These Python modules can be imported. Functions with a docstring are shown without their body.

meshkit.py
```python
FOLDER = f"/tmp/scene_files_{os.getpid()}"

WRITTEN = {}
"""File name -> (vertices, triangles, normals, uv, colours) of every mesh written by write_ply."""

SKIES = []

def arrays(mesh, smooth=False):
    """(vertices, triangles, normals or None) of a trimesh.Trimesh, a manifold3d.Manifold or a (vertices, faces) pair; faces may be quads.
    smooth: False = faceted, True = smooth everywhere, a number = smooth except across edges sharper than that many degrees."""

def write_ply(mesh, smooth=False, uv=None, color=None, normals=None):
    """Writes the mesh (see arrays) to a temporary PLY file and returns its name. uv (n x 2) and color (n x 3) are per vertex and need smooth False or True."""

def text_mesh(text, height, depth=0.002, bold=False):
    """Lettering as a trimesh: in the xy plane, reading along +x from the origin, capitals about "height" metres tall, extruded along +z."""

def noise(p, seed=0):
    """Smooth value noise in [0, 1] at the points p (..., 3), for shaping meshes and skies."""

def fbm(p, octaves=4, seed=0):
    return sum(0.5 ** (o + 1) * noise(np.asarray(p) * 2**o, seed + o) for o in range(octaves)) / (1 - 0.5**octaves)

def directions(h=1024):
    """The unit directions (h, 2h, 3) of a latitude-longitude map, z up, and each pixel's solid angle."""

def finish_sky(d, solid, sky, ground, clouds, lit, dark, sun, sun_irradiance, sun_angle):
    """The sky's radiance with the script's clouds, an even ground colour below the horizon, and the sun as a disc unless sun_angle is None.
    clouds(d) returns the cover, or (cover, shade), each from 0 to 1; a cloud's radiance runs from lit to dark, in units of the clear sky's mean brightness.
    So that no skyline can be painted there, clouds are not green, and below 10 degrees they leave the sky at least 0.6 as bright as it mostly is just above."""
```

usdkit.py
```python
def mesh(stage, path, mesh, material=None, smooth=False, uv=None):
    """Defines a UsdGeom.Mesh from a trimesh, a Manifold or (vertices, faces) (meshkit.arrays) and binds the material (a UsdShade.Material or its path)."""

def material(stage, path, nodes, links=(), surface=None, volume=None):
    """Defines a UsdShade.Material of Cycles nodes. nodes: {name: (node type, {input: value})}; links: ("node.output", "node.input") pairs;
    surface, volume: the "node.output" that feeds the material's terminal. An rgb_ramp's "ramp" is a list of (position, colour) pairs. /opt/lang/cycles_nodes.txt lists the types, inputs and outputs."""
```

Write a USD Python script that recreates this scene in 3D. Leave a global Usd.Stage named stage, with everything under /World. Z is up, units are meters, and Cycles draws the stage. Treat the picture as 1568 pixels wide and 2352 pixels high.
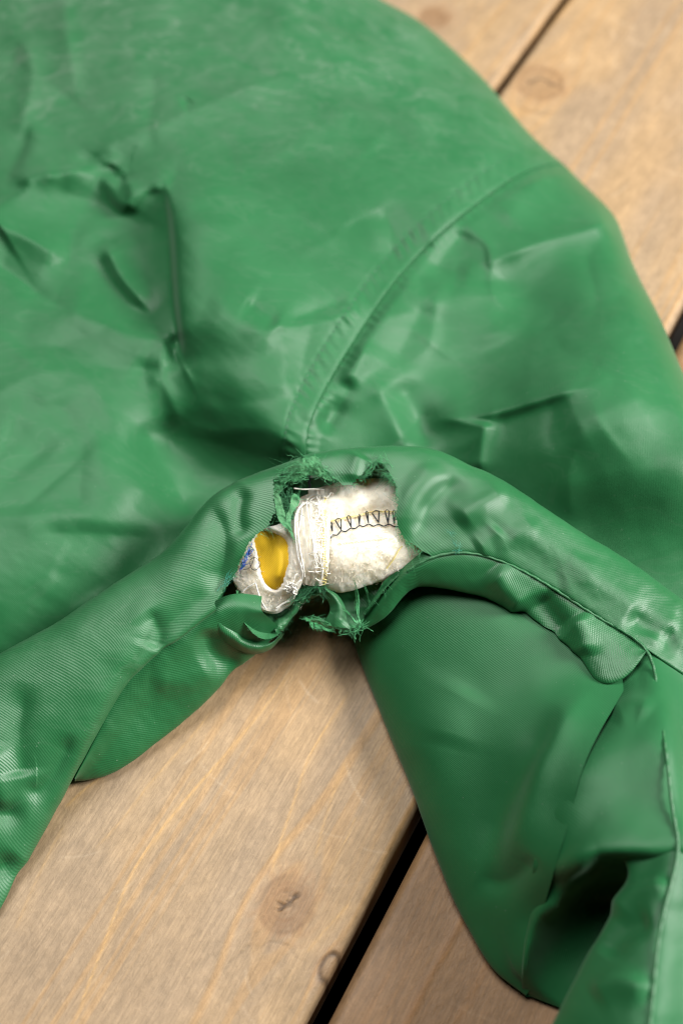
import math, random
import numpy as np
import trimesh
import usdkit, meshkit
from pxr import Usd, UsdGeom, UsdLux, UsdShade, Gf, Sdf, Vt
from scipy.interpolate import CubicSpline, Akima1DInterpolator, RBFInterpolator
from scipy.spatial import cKDTree
from shapely.geometry import Polygon, Point
import shapely

stage = Usd.Stage.CreateInMemory()
UsdGeom.SetStageUpAxis(stage, UsdGeom.Tokens.z)
UsdGeom.SetStageMetersPerUnit(stage, 1.0)
UsdGeom.Xform.Define(stage, '/World')
stage.SetDefaultPrim(stage.GetPrimAtPath('/World'))

# ------------------------------------------------------------------ camera
PITCH, DIST, FPX, PW, PH = math.radians(58.0), 0.70, 2740.0, 1568.0, 2352.0
FWD = np.array([0, math.cos(PITCH), -math.sin(PITCH)])
UPV = np.array([0, math.sin(PITCH), math.cos(PITCH)])
RGT = np.array([1.0, 0, 0])
CAM = -FWD * DIST
FSTOP, FOCUS_Z = 3.8, 0.080
cam = UsdGeom.Camera.Define(stage, '/World/camera')
cam.AddTransformOp().Set(Gf.Matrix4d(*[float(x) for x in (*RGT, 0, *UPV, 0, *(-FWD), 0, *CAM, 1)]))
cam.CreateHorizontalApertureAttr(24.0)
cam.CreateVerticalApertureAttr(36.0)
cam.CreateFocalLengthAttr(24.0 * FPX / PW)
cam.CreateClippingRangeAttr(Gf.Vec2f(0.01, 100))


def at(u, v, z=0.0):
    """The point at height z (metres) that the photograph shows at (u, v)."""
    u, v, z = np.broadcast_arrays(np.asarray(u, float), np.asarray(v, float), np.asarray(z, float))
    ray = FWD * FPX + RGT * (u - PW / 2)[..., None] + UPV * (PH / 2 - v)[..., None]
    t = (z - CAM[2]) / ray[..., 2]
    return CAM + ray * t[..., None]


def proj(p):
    q = np.asarray(p) - CAM
    d = q @ FWD
    return PW / 2 + FPX * (q @ RGT) / d, PH / 2 - FPX * (q @ UPV) / d


focus_p = at(760, 1230, FOCUS_Z)
cam.CreateFStopAttr(FSTOP)
cam.CreateFocusDistanceAttr(float((focus_p - CAM) @ FWD))
cam.CreateExposureAttr(0.12)


# ------------------------------------------------------------------ light: a soft window to the right, ceiling light overhead
def rect_light(name, pos, target, w, h, power, color):
    L = UsdLux.RectLight.Define(stage, '/World/' + name)
    pos, target = np.array(pos, float), np.array(target, float)
    zax = pos - target
    zax /= np.linalg.norm(zax)
    xax = np.cross([0, 0, 1.0] if abs(zax[2]) < 0.95 else [0, 1.0, 0], zax)
    xax /= np.linalg.norm(xax)
    yax = np.cross(zax, xax)
    L.AddTransformOp().Set(Gf.Matrix4d(*[float(x) for x in (*xax, 0, *yax, 0, *zax, 0, *pos, 1)]))
    L.CreateWidthAttr(w)
    L.CreateHeightAttr(h)
    L.CreateIntensityAttr(power)
    L.CreateColorAttr(Gf.Vec3f(*color))
    return L


rect_light('window_light', (2.15, 0.17, 1.55), (0.0, 0.05, 0), 0.85, 0.85, 67.0, (1.0, 0.98, 0.94))
rect_light('ceiling_light', (-0.35, 0.55, 1.85), (0, 0.05, 0), 1.1, 1.1, 11.0, (1.0, 0.985, 0.95))


# ------------------------------------------------------------------ helpers
taken = {}


def numbered(path):
    n = taken.get(path, 0)
    taken[path] = n + 1
    return path if n == 0 else '%s_%03d' % (path, n)


def tag(o, **kw):
    p = o.GetPrim() if hasattr(o, 'GetPrim') else o
    for k, v in kw.items():
        p.SetCustomDataByKey(k, v)
    return o


def obj(name, mesh, mat, parent='/World', smooth=True, uv=None, attrs=None, **kw):
    path = numbered(str(parent) + '/' + name)
    m = usdkit.mesh(stage, path, mesh, mat, smooth=smooth, uv=uv)
    for k, a in (attrs or {}).items():
        a = np.asarray(a, np.float32)
        if a.ndim == 1:
            UsdGeom.PrimvarsAPI(m).CreatePrimvar(k, Sdf.ValueTypeNames.FloatArray, 'vertex').Set(Vt.FloatArray.FromNumpy(a))
        else:
            UsdGeom.PrimvarsAPI(m).CreatePrimvar(k, Sdf.ValueTypeNames.Color3fArray, 'vertex').Set(Vt.Vec3fArray.FromNumpy(a))
    tag(m, **kw)
    return m


def thing(name, **kw):
    x = UsdGeom.Xform.Define(stage, numbered('/World/' + name))
    return tag(x, **kw)


def smoothstep(a, b, x):
    t = np.clip((x - a) / (b - a), 0, 1)
    return t * t * (3 - 2 * t)


def curve(pts, n, closed=False):
    """n points on a smooth curve through pts, evenly spaced."""
    p = np.asarray(pts, float)
    if closed:
        p = np.vstack([p, p[:1]])
    t = np.r_[0, np.cumsum(np.sqrt(np.linalg.norm(np.diff(p, axis=0), axis=1)) + 1e-9)]
    cs = CubicSpline(t, p, bc_type='periodic' if closed else 'natural')
    q = cs(np.linspace(0, t[-1], max(400, 8 * n)))
    s = np.r_[0, np.cumsum(np.linalg.norm(np.diff(q, axis=0), axis=1))]
    return np.stack([np.interp(np.linspace(0, s[-1], n), s, q[:, k]) for k in range(q.shape[1])], 1)


def line_sd(u, v, poly):
    """Signed distance (positive on the left of the walk as seen in the picture, y down) and 0..1 position along a polyline, in picture pixels."""
    poly = curve(poly, 40) if len(poly) > 2 else curve(poly, 8)
    best = np.full(np.shape(u), 1e9)
    sd = np.zeros(np.shape(u))
    al = np.zeros(np.shape(u))
    L = np.r_[0, np.cumsum(np.linalg.norm(np.diff(poly, axis=0), axis=1))]
    for i in range(len(poly) - 1):
        a, b = poly[i], poly[i + 1]
        d = b - a
        l2 = d @ d
        traw = ((u - a[0]) * d[0] + (v - a[1]) * d[1]) / l2
        t = np.clip(traw, 0, 1)
        dx, dy = u - a[0] - t * d[0], v - a[1] - t * d[1]
        dist = np.hypot(dx, dy)
        side = (d[0] * (v - a[1]) - d[1] * (u - a[0]))
        m = dist < best
        best = np.where(m, dist, best)
        sd = np.where(m, -np.sign(side) * dist, sd)
        al = np.where(m, (L[i] + t * (L[i + 1] - L[i])) / L[-1], al)
    return sd, al


def taper(al, a=0.25, b=0.25):
    return smoothstep(0, a, al) * smoothstep(0, b, 1 - al)


def fold(poly, h, wl, wr, p=1.6, ta=0.25, tb=0.25):
    """A ridge (or, with h < 0, a crease) of h millimetres along poly, wl and wr pixels wide on its left and right."""
    def f(u, v):
        sd, al = line_sd(u, v, poly)
        w = 1.25 * np.where(sd > 0, wl, wr)
        return 0.001 * h * taper(al, ta, tb) * np.exp(-((np.sqrt(sd ** 2 + 16) - 4) / w) ** p)
    return f


def step(poly, h, w, reach, ta=0.2, tb=0.2):
    """Left of poly is raised by h millimetres, the edge w pixels wide, dying out over reach pixels to the left."""
    def f(u, v):
        sd, al = line_sd(u, v, poly)
        s = 0.5 + 0.5 * np.tanh(sd / w)
        return 0.001 * h * taper(al, ta, tb) * s * np.exp(-(np.maximum(sd, 0) / reach) ** 2)
    return f


def rumple(scale, h, seed, stretch=(1, 1), rot=0.0):
    def f(u, v):
        c, s = math.cos(rot), math.sin(rot)
        x, y = (u * c + v * s) / scale / stretch[0], (-u * s + v * c) / scale / stretch[1]
        n = meshkit.fbm(np.stack([x, y, np.full_like(x, seed * 7.3)], -1), 3, seed)
        return 0.001 * h * (n - 0.5) * 2
    return f


def crumple(scale, h, seed, stretch=(1, 1), rot=0.0):
    """Crisp creases between smooth facets, as in cloth that has been folded and worn."""
    def f(u, v):
        c, s = math.cos(rot), math.sin(rot)
        x, y = (u * c + v * s) / scale / stretch[0], (-u * s + v * c) / scale / stretch[1]
        z = np.full_like(x, seed * 5.7)
        wx, wy = meshkit.fbm(np.stack([x * 0.7, y * 0.7, z], -1), 2, seed + 50) - 0.5, meshkit.fbm(np.stack([x * 0.7, y * 0.7, z + 9], -1), 2, seed + 51) - 0.5
        a = meshkit.noise(np.stack([x + 1.6 * wx, y + 1.6 * wy, z], -1), seed)
        b = meshkit.noise(np.stack([x * 2.1 + wx, y * 2.1 + wy, z + 3], -1), seed + 1)
        r = 1 - np.sqrt((2 * a - 1) ** 2 + 0.003)
        q = 1 - np.sqrt((2 * b - 1) ** 2 + 0.006)
        return 0.001 * h * (r ** 2 + 0.4 * q ** 2 - 0.5)
    return f


def grid_faces(nr, nc):
    i = np.arange(nr * nc).reshape(nr, nc)
    return np.stack([i[:-1, :-1], i[:-1, 1:], i[1:, 1:], i[1:, :-1]], -1).reshape(-1, 4)


def tris(q):
    return np.vstack([q[:, [0, 1, 2]], q[:, [0, 2, 3]]])


def compact(v, f, *arrs):
    used = np.unique(f)
    re = np.full(len(v), -1)
    re[used] = np.arange(len(used))
    return (v[used], re[f]) + tuple(a[used] for a in arrs)


def boundary(f):
    e = np.vstack([f[:, [0, 1]], f[:, [1, 2]], f[:, [2, 0]]])
    key = np.sort(e, 1)
    _, inv, cnt = np.unique(key, axis=0, return_inverse=True, return_counts=True)
    return e[cnt[inv.ravel()] == 1]


def skirt(v, f, uv, down, zmin=0.0, select=None):
    """Turns the sheet's free edge down by "down" metres (not below zmin), so that it has an edge with depth."""
    e = boundary(f)
    if select is not None:
        e = e[select(v[e[:, 0]]) & select(v[e[:, 1]])]
    ids = np.unique(e)
    re = {a: i + len(v) for i, a in enumerate(ids)}
    nv = v[ids].copy()
    nv[:, 2] = np.maximum(nv[:, 2] - down, np.minimum(nv[:, 2], zmin))
    a, b = e[:, 0], e[:, 1]
    A, B = np.array([re[x] for x in a], int), np.array([re[x] for x in b], int)
    f2 = np.vstack([f, np.stack([b, a, A], 1), np.stack([b, A, B], 1)]) if len(e) else f
    return np.vstack([v, nv]), f2, np.vstack([uv, uv[ids]])


def height_sheet(outline, zfun, du=4.0, hole=None):
    """A cloth sheet over the outline (picture pixels), at height zfun(u, v). Free edges follow the outline."""
    poly = np.asarray(outline, float)
    P = Polygon(poly, [np.asarray(hole, float)] if hole is not None else None)
    x0, y0, x1, y1 = P.bounds
    U, V = np.meshgrid(np.arange(x0 - du, x1 + 2 * du, du), np.arange(y0 - du, y1 + 2 * du, du))
    ins = shapely.contains_xy(P, U, V)
    nr, nc = U.shape
    q = grid_faces(nr, nc)
    insf = ins.ravel()[q].sum(1)
    q = q[insf >= 1]
    u, v = U.ravel().copy(), V.ravel().copy()
    out = np.unique(q[~ins.ravel()[q]]) if (~ins.ravel()[q]).any() else np.array([], int)
    if len(out):
        pts = shapely.points(u[out], v[out])
        near = shapely.get_point(shapely.shortest_line(P.boundary, pts), 0)
        u[out], v[out] = shapely.get_x(near), shapely.get_y(near)
    f = tris(q)
    vv = np.stack([u, v], 1)
    vv, f = compact(vv, f)
    a = vv[f]
    area = np.abs(np.cross(a[:, 1] - a[:, 0], a[:, 2] - a[:, 0]))
    f = f[area > 1e-6]
    vv, f = compact(vv, f)
    z = zfun(vv[:, 0], vv[:, 1])
    return at(vv[:, 0], vv[:, 1], z), f[:, ::-1], vv


def net(rows, nu, nv, disp=(), world_rows=None):
    """A cloth sheet lofted through a net of (u, v, millimetres) rows; disp are folds pushed along the normal."""
    N = np.array([[at(p[0], p[1], p[2] * 0.001) if len(p) == 3 else np.array(p[3:6]) for p in r] for r in rows])
    R, C = N.shape[:2]
    tr = np.r_[0, np.cumsum(np.linalg.norm(np.diff(N, axis=0), axis=2).mean(1) ** 0.7)]
    tc = np.r_[0, np.cumsum(np.linalg.norm(np.diff(N, axis=1), axis=2).mean(0) ** 0.7)]
    S = CubicSpline(tr, N, axis=0, bc_type='natural')(np.linspace(0, tr[-1], nv))
    S = CubicSpline(tc, S, axis=1, bc_type='natural')(np.linspace(0, tc[-1], nu))
    v = S.reshape(-1, 3)
    f = tris(grid_faces(nv, nu))
    uvx = np.r_[0, np.cumsum(np.linalg.norm(np.diff(S, axis=1), axis=2).mean(0))]
    uvy = np.r_[0, np.cumsum(np.linalg.norm(np.diff(S, axis=0), axis=2).mean(1))]
    uv = np.stack(np.meshgrid(uvx, uvy), -1).reshape(-1, 2)
    if disp:
        du, dv = np.gradient(S, axis=1), np.gradient(S, axis=0)
        n = np.cross(du, dv).reshape(-1, 3)
        n /= np.linalg.norm(n, axis=1, keepdims=True) + 1e-12
        if ((CAM - v) * n).sum(1).mean() < 0:
            n = -n
        pu, pv = proj(v)
        v = v + n * sum(d(pu, pv) for d in disp)[:, None]
    return v, f, uv


def off(row, dx, dy, dz):
    """The row moved by world millimetres (hidden rows that turn a sheet under)."""
    out = []
    for p in row:
        w = at(p[0], p[1], p[2] * 0.001) + np.array([dx, dy, dz]) * 0.001
        w[2] = max(w[2], 0.0015)
        out.append((0, 0, 0, *w))
    return out


def lerp_rows(a, b, t, bulge=0.0):
    return [tuple(np.array(p) * (1 - t) + np.array(q) * t + np.array([0, 0, bulge])) for p, q in zip(a, b)]


def c7(x, y):
    """Picture coordinates of a spot in the close-up of the tear."""
    return ((560 + x / 2.306) * 0.8448, (1200 + y / 2.306) * 0.8448)


def c7s(*pts):
    return [c7(*p) for p in pts]


# ------------------------------------------------------------------ materials
LOOKS = '/World/Looks'


def satin(name, base, dark, wear_col, rough=0.41, weave=0.75, spec=0.48, sheen=0.04):
    N = {
        'geo': ('geometry', {}),
        'uv': ('uvmap', {'attribute': 'st'}),
        'mp': ('mapping', {'scale': (1, 1, 1), 'rotation': (0, 0, 0.75)}),
        'w1': ('wave_texture', {'wave_type': 'bands', 'bands_direction': 'x', 'scale': 330.0, 'distortion': 0.0, 'detail': 0.0}),
        'w2': ('wave_texture', {'wave_type': 'bands', 'bands_direction': 'y', 'scale': 400.0, 'distortion': 0.0, 'detail': 0.0}),
        'wm': ('math', {'math_type': 'multiply_add', 'value2': 0.5}),
        'n1': ('noise_texture', {'scale': 14.0, 'detail': 4.0, 'roughness': 0.6}),
        'n2': ('noise_texture', {'scale': 260.0, 'detail': 3.0, 'roughness': 0.7}),
        'at': ('attribute', {'attribute': 'wear'}),
        'wn': ('noise_texture', {'scale': 45.0, 'detail': 6.0, 'roughness': 0.65, 'distortion': 0.6}),
        'wr': ('map_range', {'clamp': True, 'from_min': 0.38, 'from_max': 0.75, 'to_min': 0.05, 'to_max': 0.5}),
        'wx': ('math', {'math_type': 'multiply'}),
        'mr': ('map_range', {'clamp': True, 'from_min': 0.3, 'from_max': 0.7}),
        'lm': ('mapping', {'scale': (0.7, 1.6, 1.0), 'rotation': (0, 0, 0.25)}), 'ln': ('noise_texture', {'scale': 24.0, 'detail': 3.0, 'roughness': 0.55, 'distortion': 1.2}),
        'vo': ('voronoi_texture', {'scale': 260.0}), 'vs': ('map_range', {'clamp': True, 'from_min': 0.05, 'from_max': 0.12, 'to_min': 0.5, 'to_max': 0.0}), 'vm': ('math', {'math_type': 'multiply'}), 'va': ('math', {'math_type': 'add', 'use_clamp': True}), 'vr': ('map_range', {'clamp': True, 'from_min': 0.52, 'from_max': 0.62}), 'vn': ('noise_texture', {'scale': 130.0}),
        'l1': ('math', {'math_type': 'subtract', 'value2': 0.5}), 'l2': ('math', {'math_type': 'absolute'}),
        'l3': ('map_range', {'clamp': True, 'from_min': 0.0, 'from_max': 0.025, 'to_min': 0.8, 'to_max': 0.0}), 'l4': ('math', {'math_type': 'multiply'}), 'l5': ('math', {'math_type': 'add', 'use_clamp': True}),
        'c1': ('mix_color', {'a': dark, 'b': base}),
        'c2': ('mix_color', {'b': wear_col}),
        'wv': ('mix_color', {'blend_type': 'multiply', 'fac': 0.22 * weave}),
        'rr': ('map_range', {'clamp': True, 'from_min': 0.3, 'from_max': 0.7, 'to_min': rough - 0.05, 'to_max': rough + 0.08}),
        'b1': ('bump', {'strength': 0.35 * weave, 'distance': 0.00025}),
        'b2': ('bump', {'strength': 0.12, 'distance': 0.0008}),
        'p': ('principled_bsdf', {'specular_ior_level': spec, 'sheen_weight': sheen, 'anisotropic': 0.35, 'tangent': (0.80, 0.55, 0.1), 'sheen_roughness': 0.4, 'sheen_tint': (0.75, 1.0, 0.8)}),
    }
    E = [('uv.UV', 'mp.vector'), ('mp.vector', 'w1.vector'), ('mp.vector', 'w2.vector'), ('w2.fac', 'wm.value1'), ('w1.fac', 'wm.value3'),
         ('geo.position', 'n1.vector'), ('geo.position', 'n2.vector'), ('geo.position', 'wn.vector'), ('n1.fac', 'mr.value'), ('mr.result', 'c1.fac'),
         ('wn.fac', 'wr.value'), ('geo.position', 'lm.vector'), ('lm.vector', 'ln.vector'), ('ln.fac', 'l1.value1'), ('l1.value', 'l2.value1'), ('l2.value', 'l3.value'), ('l3.result', 'l4.value1'), ('mr.result', 'l4.value2'), ('wr.result', 'l5.value1'), ('l4.value', 'l5.value2'), ('l5.value', 'wx.value1'), ('at.fac', 'wx.value2'), ('geo.position', 'vo.vector'), ('vo.distance', 'vs.value'), ('vs.result', 'vm.value1'), ('geo.position', 'vn.vector'), ('vn.fac', 'vr.value'), ('vr.result', 'vm.value2'), ('wx.value', 'va.value1'), ('vm.value', 'va.value2'), ('c1.result', 'c2.a'), ('va.value', 'c2.fac'),
         ('c2.result', 'wv.a'), ('w1.color', 'wv.b'), ('wv.result', 'p.base_color'), ('n1.fac', 'rr.value'), ('rr.result', 'p.roughness'),
         ('n2.fac', 'b2.height'), ('wm.value', 'b1.height'), ('b2.normal', 'b1.normal'), ('b1.normal', 'p.normal')]
    return usdkit.material(stage, f'{LOOKS}/{name}', N, E, surface='p.BSDF')


GREEN = satin('green_satin', (0.019, 0.134, 0.044), (0.013, 0.108, 0.034), (0.20, 0.30, 0.21))
FRAYED = satin('frayed_green_satin', (0.050, 0.230, 0.090), (0.035, 0.175, 0.065), (0.20, 0.36, 0.20), rough=0.6, weave=0.6, spec=0.2, sheen=0.4)
WORN = satin('worn_green_satin', (0.018, 0.126, 0.043), (0.013, 0.100, 0.033), (0.13, 0.20, 0.14), rough=0.45, weave=0.6, spec=0.24, sheen=0.15)


def wood_mat():
    N = {
        'col': ('attribute', {'attribute': 'grain'}),
        'uv': ('uvmap', {'attribute': 'st'}),
        'm1': ('mapping', {'scale': (40, 900, 1)}),
        'm2': ('mapping', {'scale': (260, 520, 1)}),
        'n1': ('noise_texture', {'scale': 1.0, 'detail': 4.0, 'roughness': 0.6}),
        'n2': ('noise_texture', {'scale': 1.0, 'detail': 3.0, 'roughness': 0.65, 'distortion': 0.8}),
        'r1': ('map_range', {'clamp': True, 'from_min': 0.3, 'from_max': 0.7, 'to_min': 0.80, 'to_max': 1.10}),
        'r2': ('map_range', {'clamp': True, 'from_min': 0.3, 'from_max': 0.7, 'to_min': 0.87, 'to_max': 1.09}),
        'mm': ('math', {'math_type': 'multiply'}),
        'sc': ('vector_math', {'math_type': 'scale'}),
        'b': ('bump', {'strength': 0.35, 'distance': 0.0006}),
        'p': ('principled_bsdf', {'roughness': 0.55, 'specular_ior_level': 0.35}),
    }
    E = [('uv.UV', 'm1.vector'), ('uv.UV', 'm2.vector'), ('m1.vector', 'n1.vector'), ('m2.vector', 'n2.vector'), ('n1.fac', 'r1.value'), ('n2.fac', 'r2.value'),
         ('r1.result', 'mm.value1'), ('r2.result', 'mm.value2'), ('col.vector', 'sc.vector1'), ('mm.value', 'sc.scale'), ('sc.vector', 'p.base_color'),
         ('n2.fac', 'b.height'), ('b.normal', 'p.normal')]
    return usdkit.material(stage, f'{LOOKS}/brushed_wood', N, E, surface='p.BSDF')


WOOD = wood_mat()
usdkit.material(stage, f'{LOOKS}/dark_earth', {'n': ('noise_texture', {'scale': 20.0}), 'g': ('geometry', {}), 'r': ('rgb_ramp', {'ramp': [(0.3, (0.004, 0.003, 0.002)), (0.7, (0.014, 0.010, 0.007))]}),
                'p': ('principled_bsdf', {'roughness': 0.9})}, [('g.position', 'n.vector'), ('n.fac', 'r.fac'), ('r.color', 'p.base_color')], surface='p.BSDF')


# ------------------------------------------------------------------ the planks
PD = np.array([math.sin(math.radians(28.8)), math.cos(math.radians(28.8))])
PN = np.array([PD[1], -PD[0]])


def sw(u, v):
    p = at(u, v, 0)[..., :2]
    return p @ PD, p @ PN


gapA = np.mean([sw(1288, 0)[1], sw(1140, 205)[1]])
gapB_l = np.mean([sw(1562, 705)[1], sw(955, 1860)[1], sw(712, 2340)[1]])
gapB_r = gapB_l + 0.0095
GAPA_W = 0.006
print('plank width', gapB_l - gapA)

KNOTS = {3: [], 4: [], 0: [(*sw(1000, 38), 0.011, 0)], 1: [(*sw(657, 2078), 0.012, 1), (*sw(1240, 190), 0.016, 2), (*sw(757, 2222), 0.005, 3)], 2: []}


def plank(index, w0, w1, s0, s1, stp, tone):
    name_seed = 11 + index * 5
    R = 0.0055
    ang = np.linspace(0, math.pi / 2, 7)
    left = [(w0, -0.038), (w0, -0.02)] + [(w0 + R - R * math.cos(a), -R + R * math.sin(a)) for a in ang]
    right = [(w1 - (x - w0), z) for x, z in left[::-1]]
    mid = [(x, 0.0) for x in np.arange(w0 + R + stp, w1 - R - stp / 2, stp)]
    prof = np.array(left + mid + right)
    S = np.arange(s0, s1, stp)
    w, s = np.broadcast_arrays(prof[None, :, 0], S[:, None])
    z = np.broadcast_to(prof[None, :, 1], s.shape).copy()
    top = prof[None, :, 1] > -0.0056
    fb = lambda a, b, k, o=3: meshkit.fbm(np.stack([s * a, w * b, np.full(s.shape, name_seed + k * 3.1)], -1), o, name_seed + k)
    rr = w + 0.030 * (fb(2.2, 3.0, 1) - 0.5) + 0.004 * (fb(12, 12, 2) - 0.5)
    knot_col = np.zeros(s.shape)
    crack = np.zeros(s.shape)
    halo = np.zeros(s.shape)
    ringc = np.zeros(s.shape)
    rim = np.zeros(s.shape)
    for ks, kw, kr, kind in KNOTS[index]:
        ds, dw = s - ks, w - kw
        wob = 1 + 0.18 * (fb(60, 60, 9) - 0.5)
        d = np.hypot(ds * (0.85 if kind != 3 else 0.6), dw) * wob
        push = kr * 1.3 * np.exp(-(np.hypot(ds / (kr * 3.0), dw / (kr * 2.0))) ** 2)
        rr = rr + np.tanh(dw / (kr * 0.7)) * -push
        k_in = smoothstep(kr * 1.3, kr * 0.55, d)
        knot_col = np.maximum(knot_col, k_in * (1.0 if kind in (1, 0) else 0.5))
        halo = np.maximum(halo, np.exp(-((d - kr) / (kr * 0.55)) ** 2))
        rim = np.maximum(rim, np.exp(-((d - kr * 0.98) / (kr * 0.10)) ** 2) * (0.10 + 0.50 * smoothstep(0.35, 0.65, fb(70, 70, 48, 2))))
        ringc += k_in * np.sin(d / kr * 26) * 0.5
        if kind == 1:
            th = np.arctan2(dw, ds)
            for a0, l in ((0.35, 0.75), (3.6, 0.5)):
                wv = 0.5 * (fb(260, 260, 17, 2) - 0.5) * 2
                dd = np.abs((th - a0 - wv + math.pi) % (2 * math.pi) - math.pi) * d
                crack = np.maximum(crack, 0.8 * smoothstep(0.0010, 0.0003, dd) * smoothstep(l * kr, l * kr * 0.5, d))
            crack = np.maximum(crack, 0.75 * smoothstep(0.48, 0.62, fb(420, 420, 18, 3)) * smoothstep(kr * 0.5, kr * 0.1, np.hypot(ds - kr * 0.1, dw + kr * 0.12)))
        if kind == 3:
            crack = np.maximum(crack, 0.8 * np.exp(-((d - kr * 0.8) / (kr * 0.18)) ** 2))
    ring = meshkit.fbm(np.stack([rr * 260, s * 1.5, np.full(s.shape, name_seed)], -1), 2, name_seed + 20)
    late = smoothstep(0.60, 0.75, ring)
    thin = smoothstep(0.80, 0.90, meshkit.noise(np.stack([rr * 150, s * 0.8, np.full(s.shape, name_seed + 2.0)], -1), name_seed + 31))
    patch = fb(9, 22, 5)
    fuzz = meshkit.fbm(np.stack([s * 170, w * 420, np.full(s.shape, 4.4)], -1), 3, name_seed + 40)
    scr = np.zeros(s.shape)
    rng = np.random.default_rng(name_seed)
    for _ in range(170):
        a = rng.uniform(0, math.pi)
        x0, y0 = rng.uniform(s0, s1), rng.uniform(w0, w1)
        L, wd = rng.uniform(0.004, 0.016), rng.uniform(0.0004, 0.0008)
        al = (s - x0) * math.cos(a) + (w - y0) * math.sin(a)
        ac = -(s - x0) * math.sin(a) + (w - y0) * math.cos(a) + 0.15 * al ** 2 / L
        scr = np.maximum(scr, np.exp(-(ac / wd) ** 2) * smoothstep(L, L * 0.6, np.abs(al)) * rng.uniform(0.06, 0.24))
    early = np.array([0.36, 0.240, 0.128])
    orange = np.array([0.40, 0.228, 0.086])
    grey = np.array([0.300, 0.212, 0.130])
    brown = np.array([0.30, 0.165, 0.078])
    mix = lambda a, b, t: a + (b - a) * np.clip(t, 0, 1)[..., None]
    c = mix(np.broadcast_to(early, s.shape + (3,)), grey, smoothstep(0.35, 0.65, patch))
    c = mix(c, orange, 0.40 * late + 0.60 * thin)
    c = c * (0.95 + 0.10 * smoothstep(0.3, 0.7, fb(170, 240, 45, 3)))[..., None] * (0.93 + 0.14 * smoothstep(0.3, 0.7, fb(45, 90, 46, 3)))[..., None]
    c = c * (0.90 + 0.26 * (fuzz - 0.3))[..., None]
    c = mix(c, np.array([0.62, 0.50, 0.36]), scr)
    c = mix(c, brown, halo * (0.30 + 0.20 * np.sin(rr * 5200)))
    c = mix(c, brown * 0.68, knot_col * (0.80 + 0.3 * ringc) * (0.7 + 0.6 * (fb(90, 90, 49, 3) - 0.2)))
    c = mix(c, brown * 0.5, rim * 0.8)
    if index == 1:
        for line in ([(560, 2200), (600, 2172), (625, 2165), (660, 2175), (690, 2205), (715, 2215)], [(490, 2230), (530, 2205), (560, 2180), (580, 2160), (610, 2110)],
                     [(1195, 172), (1215, 185), (1240, 183), (1265, 190), (1300, 205)], [(1180, 230), (1215, 252), (1250, 258), (1290, 262)]):
            pu, pv = proj(np.stack([s * PD[0] + w * PN[0], s * PD[1] + w * PN[1], np.zeros(s.shape)], -1))
            near = (np.abs(pu - np.mean([p[0] for p in line])) < 160) & (np.abs(pv - np.mean([p[1] for p in line])) < 140)
            if near.any():
                sd, al = line_sd(pu[near], pv[near], line)
                sd = sd + 14 * (meshkit.fbm(np.stack([pu[near] / 14, pv[near] / 14, np.zeros(near.sum())], -1), 3, 5) - 0.5)
                k = 0.65 if line[0][0] > 1190 and line[0][1] < 180 else 0.26
                crack[near] = np.maximum(crack[near], k * np.exp(-(sd / 2.6) ** 2) * taper(al, 0.3, 0.3))
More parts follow.
